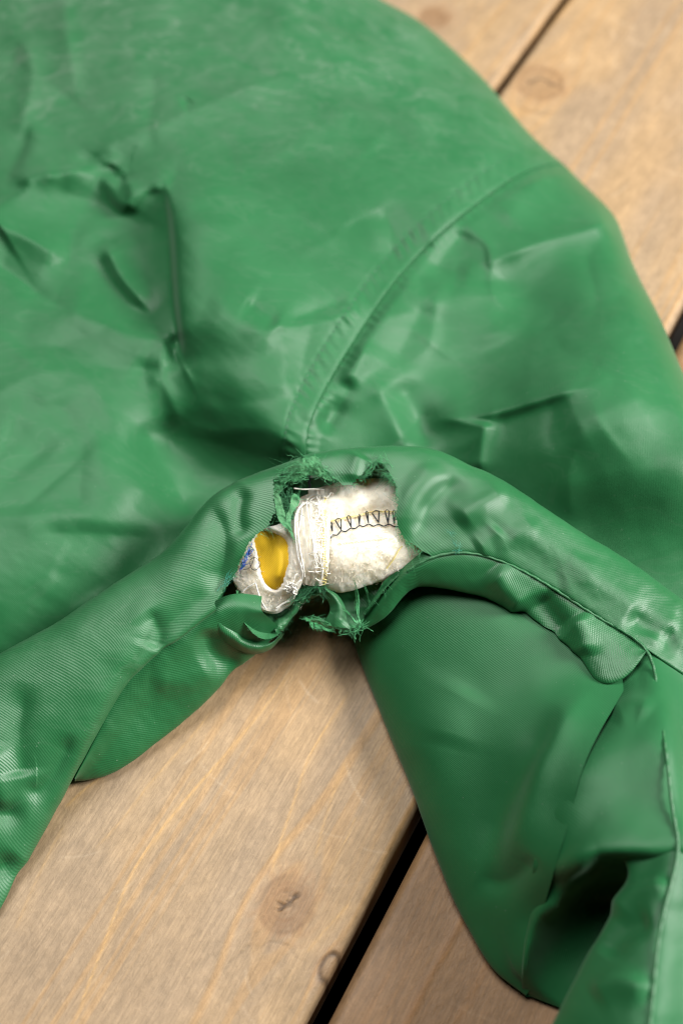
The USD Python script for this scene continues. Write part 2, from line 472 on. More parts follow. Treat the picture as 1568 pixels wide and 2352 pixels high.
    if index == 1:
        pu, pv = proj(np.stack([s * PD[0] + w * PN[0], s * PD[1] + w * PN[1], np.zeros(s.shape)], -1))
        vis = (pu > -100) & (pu < 900) & (pv > 1380) & (pv < 2450)
        k5 = lambda *ps: [(x * 0.5, 1568 + y * 0.5) for x, y in ps]
        for ln, kk in ((k5((1400, -160), (1270, 40), (1120, 230), (1000, 370), (850, 540), (700, 730), (610, 870), (540, 1030), (470, 1220), (390, 1430), (320, 1640)), 1.0), (k5((1620, 10), (1540, 140), (1420, 340), (1350, 540), (1290, 720), (1230, 930)), 0.8),
                       (k5((1600, 330), (1500, 600), (1440, 830)), 0.6), (k5((1000, 90), (860, 270), (700, 450), (560, 630), (420, 780)), 0.6), (k5((480, 420), (390, 490), (290, 580)), 0.7), (k5((1620, 1000), (1500, 1130), (1400, 1250)), 0.6),
                       (k5((900, 420), (760, 640), (700, 760)), 0.35), (k5((1640, 600), (1560, 780), (1490, 900)), 0.5), (k5((300, 640), (180, 880), (60, 1160)), 0.35)):
            sd, al = line_sd(pu[vis], pv[vis], ln)
            g_ = np.exp(-(sd / 2.6) ** 2) + 0.5 * np.exp(-np.abs(sd) / 12) * (sd > 0) + 0.2 * np.exp(-np.abs(sd) / 20)
            cv = c[vis]
            c[vis] = mix(cv, np.array([0.50, 0.300, 0.115]), kk * 0.6 * g_ * taper(al, 0.12, 0.12) * (0.55 + 0.9 * (fb(40, 200, 33)[vis] - 0.2)))
    dash = meshkit.noise(np.stack([s * 90, w * 900, np.full(s.shape, 8.8)], -1), name_seed + 60)
    crack = np.maximum(crack, 0.55 * smoothstep(0.93, 0.97, dash) * smoothstep(0.5, 0.7, fb(14, 20, 15)))
    c = mix(c, np.array([0.055, 0.032, 0.018]), crack)
    c = np.clip(c * tone, 0, 1)
    z = z + np.where(top, 0.00035 * (fuzz - 0.5) + 0.0003 * thin - 0.0009 * crack + 0.0012 * (fb(6, 10, 12) - 0.5), 0)
    xy = s[..., None] * PD + w[..., None] * PN
    v = np.concatenate([xy, z[..., None]], -1).reshape(-1, 3)
    f = tris(grid_faces(*s.shape))
    obj('plank', (v, f), WOOD, deck.GetPath(), smooth=True, uv=np.stack([s, w + index * 0.7], -1).reshape(-1, 2), attrs={'grain': c.reshape(-1, 3)})


deck = thing('wooden_tabletop', kind='structure')
plank(0, gapA - GAPA_W / 2 - 0.184, gapA - GAPA_W / 2, -0.62, 0.85, 0.0012, 1.0)
plank(1, gapA + GAPA_W / 2, gapB_l, -0.52, 0.75, 0.0009, 1.0)
plank(2, gapB_r, gapB_r + 0.184, -0.5, 0.6, 0.0012, np.array([0.66, 0.56, 0.48]))
plank(3, gapB_r + 0.1925, gapB_r + 0.3765, -0.5, 0.6, 0.002, np.array([0.80, 0.74, 0.68]))
plank(4, gapA - GAPA_W / 2 - 0.376, gapA - GAPA_W / 2 - 0.192, -0.62, 0.85, 0.002, 1.0)
g = trimesh.creation.box((3, 3, 0.01))
g.apply_translation((0, 0, -0.30))
obj('ground', g, f'{LOOKS}/dark_earth', smooth=False, kind='structure')

# ------------------------------------------------------------------ the jacket
jacket = thing('jacket', label='green satin jacket with a frayed torn armpit showing cream fleece lining, lying on planks', category='jacket')
J = jacket.GetPath()


def rbf(pts, sm=0.0):
    p = np.array(pts, float)
    r = RBFInterpolator(p[:, :2] / 300, p[:, 2] * 0.001, kernel='thin_plate_spline', smoothing=sm)
    return lambda u, v: r(np.stack([u, v], 1) / 300)


def edge_roll(poly, depth, w):
    """Rounds the sheet off towards its silhouette edge poly."""
    def f(u, v):
        sd, _ = line_sd(u, v, poly)
        d = np.clip(np.abs(sd) / w, 0, 1)
        return -0.001 * depth * (1 - np.sqrt(1 - (1 - d) ** 2))
    return f


TOP_EDGE = [(760, -80), (880, 0), (960, 45), (1040, 112), (1110, 180), (1170, 252), (1230, 320), (1296, 378)]
SLV_EDGE = [(1296, 378), (1350, 432), (1408, 492), (1432, 545), (1455, 610), (1490, 680), (1522, 745), (1568, 855), (1640, 1010)]
SEAM = [(1292, 372), (1230, 384), (1160, 420), (1080, 478), (1000, 545), (935, 612), (880, 680), (820, 770), (770, 850), (730, 925), (708, 985), (700, 1045), (690, 1110)]

body_base = rbf([(-150, -150, 14), (300, -150, 44), (700, -120, 44), (100, 20, 38), (400, 60, 56), (700, 100, 55), (880, 60, 40), (1000, 180, 36), (1120, 280, 36), (1220, 360, 32),
                 (100, 220, 44), (300, 280, 52), (550, 300, 56), (800, 300, 53), (950, 400, 50), (1080, 400, 44), (430, 480, 58), (435, 580, 58), (440, 690, 57), (550, 550, 60), (750, 550, 56), (900, 560, 48), (470, 780, 55), (650, 760, 57), (780, 720, 51),
                 (540, 880, 56), (620, 940, 52), (690, 900, 48), (660, 1010, 44), (600, 1010, 38), (480, 940, 42), (560, 1075, 17), (640, 1085, 24), (700, 1250, 15), (460, 1100, 12), (385, 1010, 20), (500, 1170, 10), (330, 1250, 22),
                 (320, 540, 42), (130, 560, 38), (-100, 560, 38), (345, 640, 42), (370, 780, 46), (250, 750, 43), (80, 800, 46), (-120, 900, 46), (180, 900, 46), (290, 900, 40), (100, 1050, 46), (270, 1060, 42),
                 (330, 1120, 34), (400, 1170, 16), (150, 1180, 42), (-100, 1250, 44), (0, 1380, 34), (200, 1330, 30), (100, 1450, 16), (-120, 1550, 14), (350, 1400, 6)], 0.0003)
body_folds = [
    edge_roll(TOP_EDGE, 26, 130),
    step([(372, 400), (386, 470), (396, 560), (404, 680), (418, 800), (424, 850)], 9, 6, 170, 0.2, 0.25),
    fold([(382, 440), (390, 560), (398, 700), (414, 830)], -3.5, 8, 56, 1.2, 0.25, 0.12),
    fold([(395, 760), (420, 822), (432, 850)], -4, 16, 20, 1.3, 0.3, 0.3),
    # the wrinkles left of the shoulder panel
    fold([(-40, 478), (40, 428), (105, 396), (180, 394), (245, 412)], 10, 18, 52, 1.2, 0.05, 0.3),
    fold([(-40, 470), (20, 440), (70, 408)], -5, 10, 8, 1.4, 0.05, 0.3),
    fold([(100, 436), (180, 455), (250, 482), (330, 516), (395, 522)], -4, 30, 36, 1.3, 0.25, 0.15),
    step([(222, 400), (252, 446), (284, 486), (318, 460), (350, 438), (392, 446)], 5, 10, 60, 0.15, 0.15),
    fold([(286, 484), (300, 440), (290, 405)], 3, 14, 22, 1.2),
    fold([(270, 380), (262, 402), (292, 415)], -3, 8, 12, 1.3),
    fold([(-40, 506), (40, 536), (90, 562), (162, 602)], 9, 26, 44, 1.2, 0.05, 0.25),
    fold([(-40, 600), (20, 622), (95, 678), (180, 712)], -6, 44, 14, 1.3, 0.2, 0.25),
    fold([(60, 690), (180, 722), (300, 768), (408, 802)], 6, 30, 50, 1.3, 0.25, 0.1),
    fold([(240, 548), (268, 618), (305, 668), (356, 722)], 7, 36, 16, 1.2, 0.2, 0.3),
    fold([(226, 570), (255, 640), (300, 695), (360, 745)], -3, 14, 30, 1.3, 0.2, 0.25),
    # soft folds at the lower left
    fold([(300, 830), (350, 850), (418, 828)], -3.0, 32, 35, 1.3, 0.3, 0.1),
    fold([(330, 880), (380, 862), (424, 832)], 1.8, 16, 22, 1.3, 0.3, 0.2),
    fold([(230, 1000), (290, 960), (350, 900), (410, 850)], 2.4, 81, 68, 1.4),
    fold([(330, 960), (355, 1030), (400, 1110), (445, 1180)], -3.0, 54, 22, 1.3, 0.2, 0.15),
    fold([(135, 900), (165, 970), (205, 1050)], -2.4, 46, 46, 1.5),
    fold([(0, 980), (60, 1010), (110, 1060)], -1.8, 68, 68, 1.6),
    fold([(0, 1060), (30, 1120), (40, 1190)], -2.4, 81, 81, 1.6),
    fold([(190, 1000), (182, 1100), (175, 1190)], -1.8, 22, 54, 1.4),
    fold([(-20, 1205), (180, 1192), (330, 1203), (470, 1196)], 1.8, 46, 32, 1.3, 0.2, 0.2),
    fold([(60, 1232), (200, 1228), (380, 1240)], -2.4, 19, 49, 1.3),
    fold([(120, 1280), (190, 1320), (230, 1380)], -2.4, 49, 49, 1.5),
    # upper left, worn creases
    fold([(150, -20), (152, 70), (170, 180), (175, 240)], 3, 16, 26, 1.3, 0.1, 0.4),
    fold([(0, 60), (60, 110), (72, 190), (55, 260), (40, 330)], 3, 20, 20, 1.3),
    fold([(80, 280), (56, 350), (10, 440)], -2.6, 12, 22, 1.3),
    fold([(84, 270), (62, 350), (14, 440)], 3, 24, 8, 1.3),
    fold([(70, 420), (160, 392), (290, 360)], 3, 12, 16, 1.2),
    fold([(100, 390), (190, 372), (260, 345)], -3, 10, 14, 1.3),
    fold([(215, 382), (232, 350), (270, 325), (340, 300), (420, 262), (500, 230), (590, 195), (700, 175), (900, 178)], 3, 26, 18, 1.2, 0.05, 0.2),
    fold([(418, 244), (428, 238), (436, 226)], -1.5, 9, 9, 1.4),
    fold([(600, 10), (680, 45), (760, 85), (850, 140), (960, 210), (1060, 260)], 4, 34, 44, 1.3, 0.15, 0.2),
    fold([(640, 0), (760, 50), (860, 90), (960, 150)], -4, 24, 24, 1.3),
    fold([(720, 250), (840, 255), (940, 275), (1030, 310)], 4, 12, 24, 1.2),
    fold([(530, 300), (545, 400), (560, 480)], -2, 40, 40, 1.5),
    # across the shoulder panel
    fold([(545, 770), (620, 752), (700, 742), (790, 722), (860, 690)], 4, 30, 20, 1.2),
    fold([(560, 690), (600, 718), (640, 748)], -4, 22, 20, 1.3),
    fold([(640, 745), (720, 718), (810, 684)], -3.5, 16, 14, 1.3),
    fold([(640, 755), (650, 830), (660, 920)], 2, 26, 40, 1.3),
    fold([(470, 690), (560, 735), (640, 800)], 2.4, 40, 40, 1.4),
    fold([(870, 470), (900, 540), (890, 620)], -3, 26, 20, 1.3),
    fold([(1050, 440), (1020, 500), (960, 560)], 2, 40, 40, 1.4),
    rumple(150, 1.8, 3), crumple(260, 1.2, 5), rumple(60, 0.7, 12, (2.2, 0.8), 0.6),
]
wr_rng = np.random.default_rng(41)


def wrinkles(n, sources, h, w, length, box):
    out = []
    for k in range(n):
        sx, sy = sources[k % len(sources)]
        x, y = wr_rng.uniform(box[0], box[2]), wr_rng.uniform(box[1], box[3])
        d = np.array([sx - x, sy - y])
        d /= np.linalg.norm(d) + 1e-9
        nrm = np.array([-d[1], d[0]])
        L = wr_rng.uniform(0.5, 1.0) * length
        b = wr_rng.normal(0, 0.10, 2) * L
        pts = [(x - d[0] * L / 2, y - d[1] * L / 2), (x - d[0] * L / 6 + nrm[0] * b[0], y - d[1] * L / 6 + nrm[1] * b[0]), (x + d[0] * L / 6 + nrm[0] * b[1], y + d[1] * L / 6 + nrm[1] * b[1]), (x + d[0] * L / 2, y + d[1] * L / 2)]
        ww = wr_rng.uniform(0.6, 1.4) * w
        out.append(fold(pts, h * wr_rng.uniform(0.4, 1.0) * wr_rng.choice([-1, 1]), ww, ww * wr_rng.uniform(0.5, 1.6), 1.3, 0.4, 0.4))
    return out


body_folds += wrinkles(30, [(420, 822), (690, 1050), (390, 470)], 1.5, 15, 420, (-50, 250, 900, 1250))
body_folds += wrinkles(16, [(1300, 250), (-200, 300)], 1.0, 11, 420, (0, 0, 1000, 380))
seam_c = curve(SEAM, 160)


def seam_frame(u, v):
    return line_sd(u, v, SEAM)


def body_plain(u, v):
    return body_base(u, v) + body_folds[0](u, v) + 0.95 * sum(f(u, v) for f in body_folds[1:])


def body_z(u, v):
    z = body_plain(u, v)
    sd, al = seam_frame(u, v)
    d = np.abs(sd)
    z = z - 0.0006 * np.exp(-(d / 6) ** 2)                       # the edge turns down into the seam
    z = z - 0.0004 * np.exp(-((d - 52) / 5) ** 2) * smoothstep(0.02, 0.1, al)  # row of stitching
    L = 930.0
    ph = al * L / 25.0
    z = z + 0.0004 * np.sin(2 * math.pi * (ph + 0.10 * np.sin(ph * 1.7) + 0.012 * d)) * np.exp(-((d - 38) / 17) ** 2) * (0.8 + 0.2 * np.sin(ph * 0.9 + 1)) * smoothstep(0.0, 0.1, al)
    return np.maximum(z, 0.004)


body_outline = np.vstack([curve(TOP_EDGE, 90), seam_c[2:], [(690, 1250), (520, 1330), (330, 1500), (100, 1620), (-140, 1680), (-140, -150), (700, -150)]])
v, f, pix = height_sheet(body_outline, body_z, 4.0)


def wear_body(u, v):
    w = 0.62 * smoothstep(520, 0, v) + 0.14
    for poly, wd, k in (([(600, 10), (680, 45), (760, 85), (850, 140), (960, 210), (1060, 260)], 34, 0.8), ([(215, 380), (280, 325), (420, 262), (590, 195), (700, 175), (900, 175)], 8, 0.9),
                        ([(150, -20), (152, 70), (170, 180), (175, 240)], 14, 0.7), ([(0, 60), (60, 110), (72, 190), (55, 260)], 14, 0.6), ([(300, 180), (420, 150), (560, 90), (700, 60)], 12, 0.7),
                        ([(240, 30), (420, 60), (600, 40), (760, 50)], 10, 0.6), ([(180, 290), (320, 280), (440, 300)], 8, 0.5)):
        sd, al = line_sd(u, v, poly)
        w = np.maximum(w, k * np.exp(-(sd / wd) ** 2) * taper(al, 0.2, 0.2))
    return w


wear = wear_body(pix[:, 0], pix[:, 1])
n0 = len(v)
uvw = at(pix[:, 0], pix[:, 1], 0.03)[:, :2]
v, f, uvw = skirt(v, f, uvw, 0.05, 0.002, lambda p: proj(p)[0] > 700)
wear = np.r_[wear, np.zeros(len(v) - n0)]
body_prim = obj('body_panel', (v, f), WORN, J, uv=uvw, attrs={'wear': wear})
STITCH_T = usdkit.material(stage, f'{LOOKS}/seam_thread_green', {'geo': ('geometry', {}), 'n': ('noise_texture', {'scale': 500.0}), 'r': ('rgb_ramp', {'ramp': [(0.3, (0.012, 0.07, 0.03)), (0.7, (0.03, 0.13, 0.06))]}), 'p': ('principled_bsdf', {'roughness': 0.5})},
                           [('geo.position', 'n.vector'), ('n.fac', 'r.fac'), ('r.color', 'p.base_color')], surface='p.BSDF')
sc_ = curve(SEAM, 400)
tn = np.gradient(sc_, axis=0)
tn /= np.linalg.norm(tn, axis=1, keepdims=True)
row = sc_ + 50 * np.stack([tn[:, 1], -tn[:, 0]], 1) * (1 if (tn[200, 1] < 0) == (True) else -1)
if row[200, 0] > sc_[200, 0]:
    row = 2 * sc_ - row
for k in range(14, 392, 5):
    q = row[[k, k + 1, k + 3]]
    zz = body_z(q[:, 0], q[:, 1])
    pts = at(q[:, 0], q[:, 1], zz + np.array([-0.0001, 0.0004, -0.0001]))
    tt = pts[-1] - pts[0]
    sd_ = np.cross(tt, [0, 0, 1.0])
    sd_ = sd_ / (np.linalg.norm(sd_) + 1e-9) * 0.00028
    ring_ = np.concatenate([np.stack([p_ - sd_, p_ + [0, 0, 0.00028], p_ + sd_]) for p_ in pts])
    fc = []
    for j in (0, 3):
        fc += [(j, j + 1, j + 4), (j, j + 4, j + 3), (j + 1, j + 2, j + 5), (j + 1, j + 5, j + 4)]
    obj('stitch', (ring_, np.array(fc)), STITCH_T, body_prim.GetPath())

# the sleeve's upper side
slv_base = rbf([(1300, 400, 26), (1400, 500, 32), (1450, 620, 40), (1520, 760, 52), (1570, 880, 56), (1660, 1050, 56), (1160, 450, 38), (1000, 570, 44), (880, 700, 50), (770, 870, 46), (700, 1040, 34), (690, 1150, 18),
                (1200, 540, 36), (1300, 540, 34), (1080, 660, 40), (1200, 680, 32), (1330, 680, 46), (1410, 720, 56), (950, 800, 41), (1050, 830, 31), (1180, 850, 43), (1290, 860, 58), (1430, 900, 68), (850, 900, 38), (920, 960, 30), (1020, 980, 30), (1120, 1000, 36), (1250, 1030, 49), (1440, 1050, 60), (1560, 1100, 58),
                (800, 1010, 32), (950, 1060, 22), (1130, 1110, 24), (1350, 1200, 28), (1560, 1250, 32), (1650, 1250, 34), (1000, 1250, 8), (1250, 1350, 10), (1500, 1450, 14), (1700, 1600, 14)], 0.0003)
slv_folds = [
    edge_roll(SLV_EDGE, 24, 60),
    fold([(1050, 616), (1120, 602), (1190, 574), (1270, 546), (1340, 526), (1415, 498)], 7, 46, 24, 1.15, 0.4, 0.1),
    fold([(965, 964), (1080, 957), (1180, 936), (1260, 912), (1330, 890), (1420, 862)], 5, 40, 17, 1.15, 0.2, 0.3),
    fold([(1105, 975), (1180, 960), (1250, 936), (1310, 914)], -1.8, 12, 40, 1.4),
    fold([(1112, 962), (1104, 1020), (1100, 1100)], 4, 14, 40, 1.3, 0.15, 0.3),
    fold([(850, 850), (885, 925), (920, 1000), (950, 1070)], 5, 34, 34, 1.3),
    fold([(905, 870), (960, 960), (985, 1040)], -4, 34, 30, 1.4),
    fold([(985, 680), (945, 760), (900, 850)], -3, 40, 30, 1.4),
    fold([(850, 770), (815, 850), (770, 950)], 4, 26, 20, 1.3),
    fold([(810, 860), (780, 930), (735, 1000)], -5, 16, 24, 1.3),
    fold([(1120, 640), (1130, 740), (1150, 800)], 3, 50, 50, 1.5),
    fold([(930, 650), (1010, 622), (1080, 636)], -3, 26, 26, 1.4),
    fold([(1080, 520), (1030, 580), (985, 640)], -3, 30, 24, 1.4),
    fold([(1260, 400), (1200, 450), (1150, 520)], 3, 30, 30, 1.4),
    fold([(1280, 1000), (1400, 940), (1510, 890)], 3, 40, 50, 1.3),
    rumple(150, 1.6, 8), crumple(220, 1.2, 9, (1.6, 0.8), -0.3),
]


slv_folds += wrinkles(22, [(720, 1040), (1420, 520), (1350, 880)], 1.3, 16, 380, (850, 480, 1550, 1100))


def slv_z(u, v):
    z = slv_base(u, v) + slv_folds[0](u, v) + 1.1 * sum(f(u, v) for f in slv_folds[1:])
    sd, al = seam_frame(u, v)
    over = np.minimum(body_base(u, v), 1)
    right = sd * seam_side
    k = smoothstep(34, 0, right)
    z = z * (1 - k) + k * (body_plain(u, v) - 0.0026)
    ph = al * 930 / 22.0
    z = z + 0.0003 * np.sin(2 * math.pi * (ph + 0.3 * np.sin(ph * 1.3))) * np.exp(-(np.maximum(right, 0) / 24) ** 2) * (0.4 + 0.6 * np.sin(ph * 0.7) ** 2)
    return np.maximum(z, 0.003)


seam_side = 1.0 if line_sd(np.array([1200.0]), np.array([600.0]), SEAM)[0][0] > 0 else -1.0
inner = seam_c + np.array([-18, -18])
slv_outline = np.vstack([curve(SLV_EDGE, 100), [(1760, 1250), (1860, 1560), (1740, 1640), (1400, 1480), (1050, 1330), (700, 1260)], inner[::-1][3:-6]])
v, f, pix = height_sheet(slv_outline, slv_z, 4.0)
n0 = len(v)
uvw = at(pix[:, 0], pix[:, 1], 0.03)[:, :2] @ np.array([[0.8, -0.6], [0.6, 0.8]])
v, f, uvw = skirt(v, f, uvw, 0.08, 0.002, lambda p: (proj(p)[0] > 1250))
obj('sleeve_panel', (v, f), WORN, J, uv=uvw, attrs={'wear': np.full(len(v), 0.12)})

# ---- the underarm, pulled up into a ridge: body side on the left, sleeve side on the right
L_crest = [(-120, 1590, 36), (0, 1517, 41), (130, 1442, 47), (280, 1342, 54), (390, 1262, 60), (475, 1162, 69), (560, 1112, 75), (720, 1054, 79)]
L_r2 = [(-120, 1680, 38), (0, 1610, 43), (120, 1530, 49), (265, 1425, 56), (380, 1335, 62), (478, 1235, 70), (570, 1180, 75), (720, 1110, 78)]
L_r3 = [(-120, 1800, 34), (8, 1725, 39), (112, 1640, 44), (242, 1535, 51), (358, 1420, 57), (460, 1330, 63), (545, 1270, 68), (650, 1210, 72)]
L_r4 = [(-110, 1980, 20), (5, 1880, 25), (100, 1780, 31), (206, 1665, 40), (332, 1490, 50), (430, 1408, 55), (510, 1345, 59), (600, 1300, 63)]
L_r5 = [(-80, 2210, 2), (0, 2090, 4), (92, 1930, 9), (170, 1788, 18), (305, 1552, 40), (400, 1476, 47), (470, 1420, 51), (540, 1380, 53)]
L_folds = [
    fold([(470, 1150), (508, 1220), (508, 1300), (490, 1370)], -3.5, 16, 30, 1.5),
    fold([(560, 1110), (545, 1180), (560, 1240)], -3, 14, 18, 1.5),
    fold([(335, 1400), (362, 1450), (352, 1500)], -3, 14, 28, 1.4),
    fold([(300, 1380), (330, 1430), (318, 1500), (290, 1560)], 1.5, 30, 40, 1.4),
    fold([(55, 1560), (38, 1680), (50, 1790)], -3, 26, 34, 1.4, 0.3, 0.1),
    fold([(50, 1790), (85, 1822), (130, 1770), (165, 1680)], -3, 18, 18, 1.4),
    fold([(-20, 1700), (-5, 1800), (20, 1880)], 3, 24, 20, 1.5),
    fold([(-60, 1860), (20, 1870), (70, 1880)], -4, 30, 20, 1.5, 0.1, 0.4),
    fold([(-60, 1990), (0, 2000), (45, 1960)], -5, 24, 24, 1.5, 0.1, 0.4),
    rumple(120, 0.9, 21)]
v, f, uvw = net([off(L_crest, 0, 22, -30), off(L_crest, 0, 10, -9), L_crest, L_r2, L_r3, L_r4, L_r5, off(L_r5, -2, 6, -6), off(L_r5, -4, 22, -10)], 420, 300, L_folds)
TEAR = c7s((640, -40), (600, 110), (520, 190), (470, 215), (428, 240), (425, 330), (437, 440), (385, 545), (300, 600), (255, 670), (205, 770), (183, 850), (120, 920), (60, 1010), (100, 1400), (1200, 1400), (1200, 60))


def cut(v, f, polyg, seed, amp=1.5):
    pu, pv = proj(v)
    j = amp * (meshkit.fbm(np.stack([pu / 4, pv / 4, np.full(len(pu), seed)], -1), 2, seed) - 0.5) * 4
    P = Polygon(polyg).buffer(0)
    ins = shapely.contains_xy(P, pu + j, pv + j * 0.7)
    return f[~ins[f].any(1)]


f = cut(v, f, TEAR, 4)
v, f, uvw = compact(v, f, uvw)
ridge_l = v.copy()
obj('underarm_body_side', (v, f), GREEN, J, uv=uvw, attrs={'wear': np.full(len(v), 0.1)})

# the dark panel below the side seam, turning under
S_top = [(172, 1787, 17), (235, 1665, 28), (305, 1553, 39), (400, 1477, 46), (470, 1422, 50), (530, 1395, 52), (600, 1400, 50)]
S_mid = [(172, 1790, 11), (250, 1722, 17), (350, 1612, 24), (435, 1545, 30), (505, 1482, 36), (560, 1455, 40), (622, 1425, 43)]
S_low = [(172, 1793, 4), (262, 1774, 5), (400, 1674, 8), (472, 1610, 13), (542, 1540, 19), (592, 1500, 25), (648, 1445, 34)]
S_folds = [fold([(340, 1560), (420, 1560), (500, 1520)], 2.5, 26, 26), fold([(480, 1440), (490, 1500), (560, 1530)], -3.0, 18, 18), rumple(70, 0.9, 31)]
v, f, uvw = net([off(S_top, 0, 8, -1), S_top, lerp_rows(S_top, S_mid, 0.5, 0.8), S_mid, lerp_rows(S_mid, S_low, 0.5, 1.0), S_low, off(S_low, 0, 8, -4), off(S_low, 0, 25, -5)], 260, 160, S_folds)
obj('side_panel', (v, f), GREEN, J, uv=uvw, attrs={'wear': np.zeros(len(v))})

# sleeve side of the ridge
R_crest = [(660, 1068, 78), (740, 1051, 79), (820, 1041, 79), (900, 1037, 79), (1000, 1045, 78), (1060, 1070, 77), (1150, 1112, 75), (1300, 1210, 71), (1450, 1302, 67), (1600, 1410, 62), (1730, 1510, 58), (1880, 1650, 40)]
R_seam = [(660, 1380, 55), (730, 1360, 56), (800, 1350, 57), (900, 1330, 59), (990, 1281, 64), (1085, 1271, 67), (1200, 1311, 67), (1350, 1402, 66), (1482, 1491, 66), (1600, 1570, 60), (1730, 1650, 56), (1870, 1760, 36)]
R_folds = [
    fold([(1060, 1085), (1010, 1130), (960, 1190), (940, 1240)], -3.2, 26, 22, 1.6),
    fold([(1015, 1060), (960, 1110), (930, 1180), (930, 1240)], 2.5, 22, 20, 1.6),
    fold([(1170, 1125), (1100, 1165), (1045, 1205)], 3.2, 20, 26, 1.5),
    fold([(1060, 1080), (985, 1120), (950, 1185), (955, 1240)], 2.6, 14, 18, 1.5),
    fold([(1240, 1190), (1180, 1240), (1130, 1262)], 2.0, 20, 24, 1.5),
    fold([(1360, 1270), (1330, 1330), (1280, 1352)], 1.6, 30, 30, 1.5),
    fold([(1150, 1210), (1120, 1240), (1090, 1262)], 2.0, 18, 18, 1.6),
    fold([(830, 1040), (815, 1075), (810, 1110)], 2.5, 16, 16, 1.5),
    fold([(1440, 1400), (1500, 1440), (1568, 1470)], -4, 24, 24, 1.5),
    fold([(1490, 1490), (1530, 1440), (1568, 1430)], 2.5, 18, 18, 1.5),
    rumple(80, 1.0, 41), rumple(30, 0.25, 42)]
v, f, uvw = net([off(R_crest, 0, 24, -32), off(R_crest, 0, 10, -9), R_crest, lerp_rows(R_crest, R_seam, 0.22, 2.5), lerp_rows(R_crest, R_seam, 0.5, 3.5), lerp_rows(R_crest, R_seam, 0.8, 1.5), R_seam, off(R_seam, 0, 3, -2.5), off(R_seam, 0, 14, -6)],
                520, 260, R_folds)
TEAR_R = c7s((300, -80), (590, -80), (610, 110), (650, 190), (740, 175), (800, 230), (860, 280), (920, 275), (960, 235), (1010, 170), (1060, 125), (1100, 130), (1150, 200), (1172, 250), (1190, 290), (1195, 400), (1182, 470), (1200, 540), (1237, 610), (1300, 650), (1350, 690), (1405, 715), (1400, 760), (1300, 1400), (300, 1400))
f = cut(v, f, TEAR_R, 6)
v, f, uvw = compact(v, f, uvw)
ridge_r = v.copy()
obj('underarm_sleeve_side', (v, f), GREEN, J, uv=uvw, attrs={'wear': np.full(len(v), 0.05)})

# fold of the sleeve's underside below its seam
U_top = [(826, 1425, 30), (872, 1378, 44), (935, 1313, 58), (990, 1282, 64), (1085, 1272, 67), (1200, 1312, 67), (1290, 1366, 66), (1360, 1410, 66), (1425, 1455, 66), (1468, 1482, 66.5), (1484, 1494, 67)]
U_low = [(838, 1447, 30), (892, 1410, 39), (948, 1352, 49), (1005, 1350, 52), (1100, 1366, 54), (1190, 1397, 55), (1245, 1442, 56), (1328, 1503, 59), (1384, 1566, 62), (1440, 1552, 65.5), (1481, 1500, 66.5)]
U_folds = [fold([(1130, 1300), (1165, 1350), (1215, 1400)], 5, 20, 22, 1.6), fold([(1230, 1360), (1260, 1410), (1300, 1460)], -4.5, 22, 22, 1.6), fold([(1320, 1410), (1340, 1460), (1350, 1510)], 3.5, 18, 18, 1.6), rumple(60, 0.8, 51)]
v, f, uvw = net([off(U_top, 0, 10, -3), U_top, lerp_rows(U_top, U_low, 0.3, 1.5), lerp_rows(U_top, U_low, 0.65, 1.5), U_low, off(U_low, 0, 8, -5), off(U_low, 0, 30, -8)], 360, 140, U_folds)
obj('sleeve_underfold', (v, f), GREEN, J, uv=uvw, attrs={'wear': np.zeros(len(v))})

# the sleeve's lower panel, from the wood up to the crease
cols = [
    [(760, 1300, 6), (860, 1270, 30), (1050, 1270, 47), (1250, 1320, 53), (1420, 1410, 57)],
    [(802, 1440, 3), (870, 1420, 26), (1060, 1430, 46), (1250, 1480, 54), (1440, 1545, 60)],
    [(835, 1540, 3), (905, 1540, 25), (1075, 1560, 41), (1250, 1575, 54), (1425, 1600, 66)],
    [(900, 1700, 3), (960, 1700, 24), (1105, 1710, 41), (1230, 1725, 60), (1348, 1745, 76)],
    [(960, 1850, 3), (1012, 1850, 22), (1130, 1855, 39), (1220, 1865, 58), (1308, 1880, 73)],
    [(1010, 1990, 3), (1058, 1985, 19), (1145, 1985, 34), (1210, 1988, 52), (1275, 1992, 64)],
    [(1060, 2100, 3), (1095, 2095, 15), (1155, 2095, 27), (1200, 2093, 35), (1245, 2090, 42)],
    [(1108, 2188, 3), (1135, 2178, 13), (1165, 2168, 20), (1195, 2160, 26), (1222, 2150, 31)],
    [(1150, 2240, 3), (1165, 2232, 10), (1180, 2225, 15), (1195, 2220, 19), (1210, 2215, 23)],
    [(1215, 2290, 3), (1213, 2280, 7), (1211, 2268, 10), (1209, 2256, 13), (1207, 2244, 16)]]
rows = [list(r) for r in zip(*cols)]
W_folds = [fold([(1370, 1560), (1300, 1660), (1240, 1780), (1210, 1880), (1170, 1960), (1120, 2010)], 3.5, 26, 34, 1.5), fold([(1280, 1620), (1200, 1760), (1130, 1900), (1120, 1990)], -3.5, 30, 30, 1.6),
           fold([(1080, 1570), (1040, 1650), (1020, 1720)], 1.6, 50, 50, 1.6), fold([(1090, 2010), (1150, 2030), (1230, 1960)], -2.0, 16, 20, 1.5), rumple(190, 1.4, 61)]
v, f, uvw = net([off(rows[0], 12, 4, -1), rows[0], rows[1], rows[2], rows[3], rows[4]], 340, 260, W_folds)
obj('sleeve_lower_panel', (v, f), WORN, J, uv=uvw, attrs={'wear': np.zeros(len(v))})

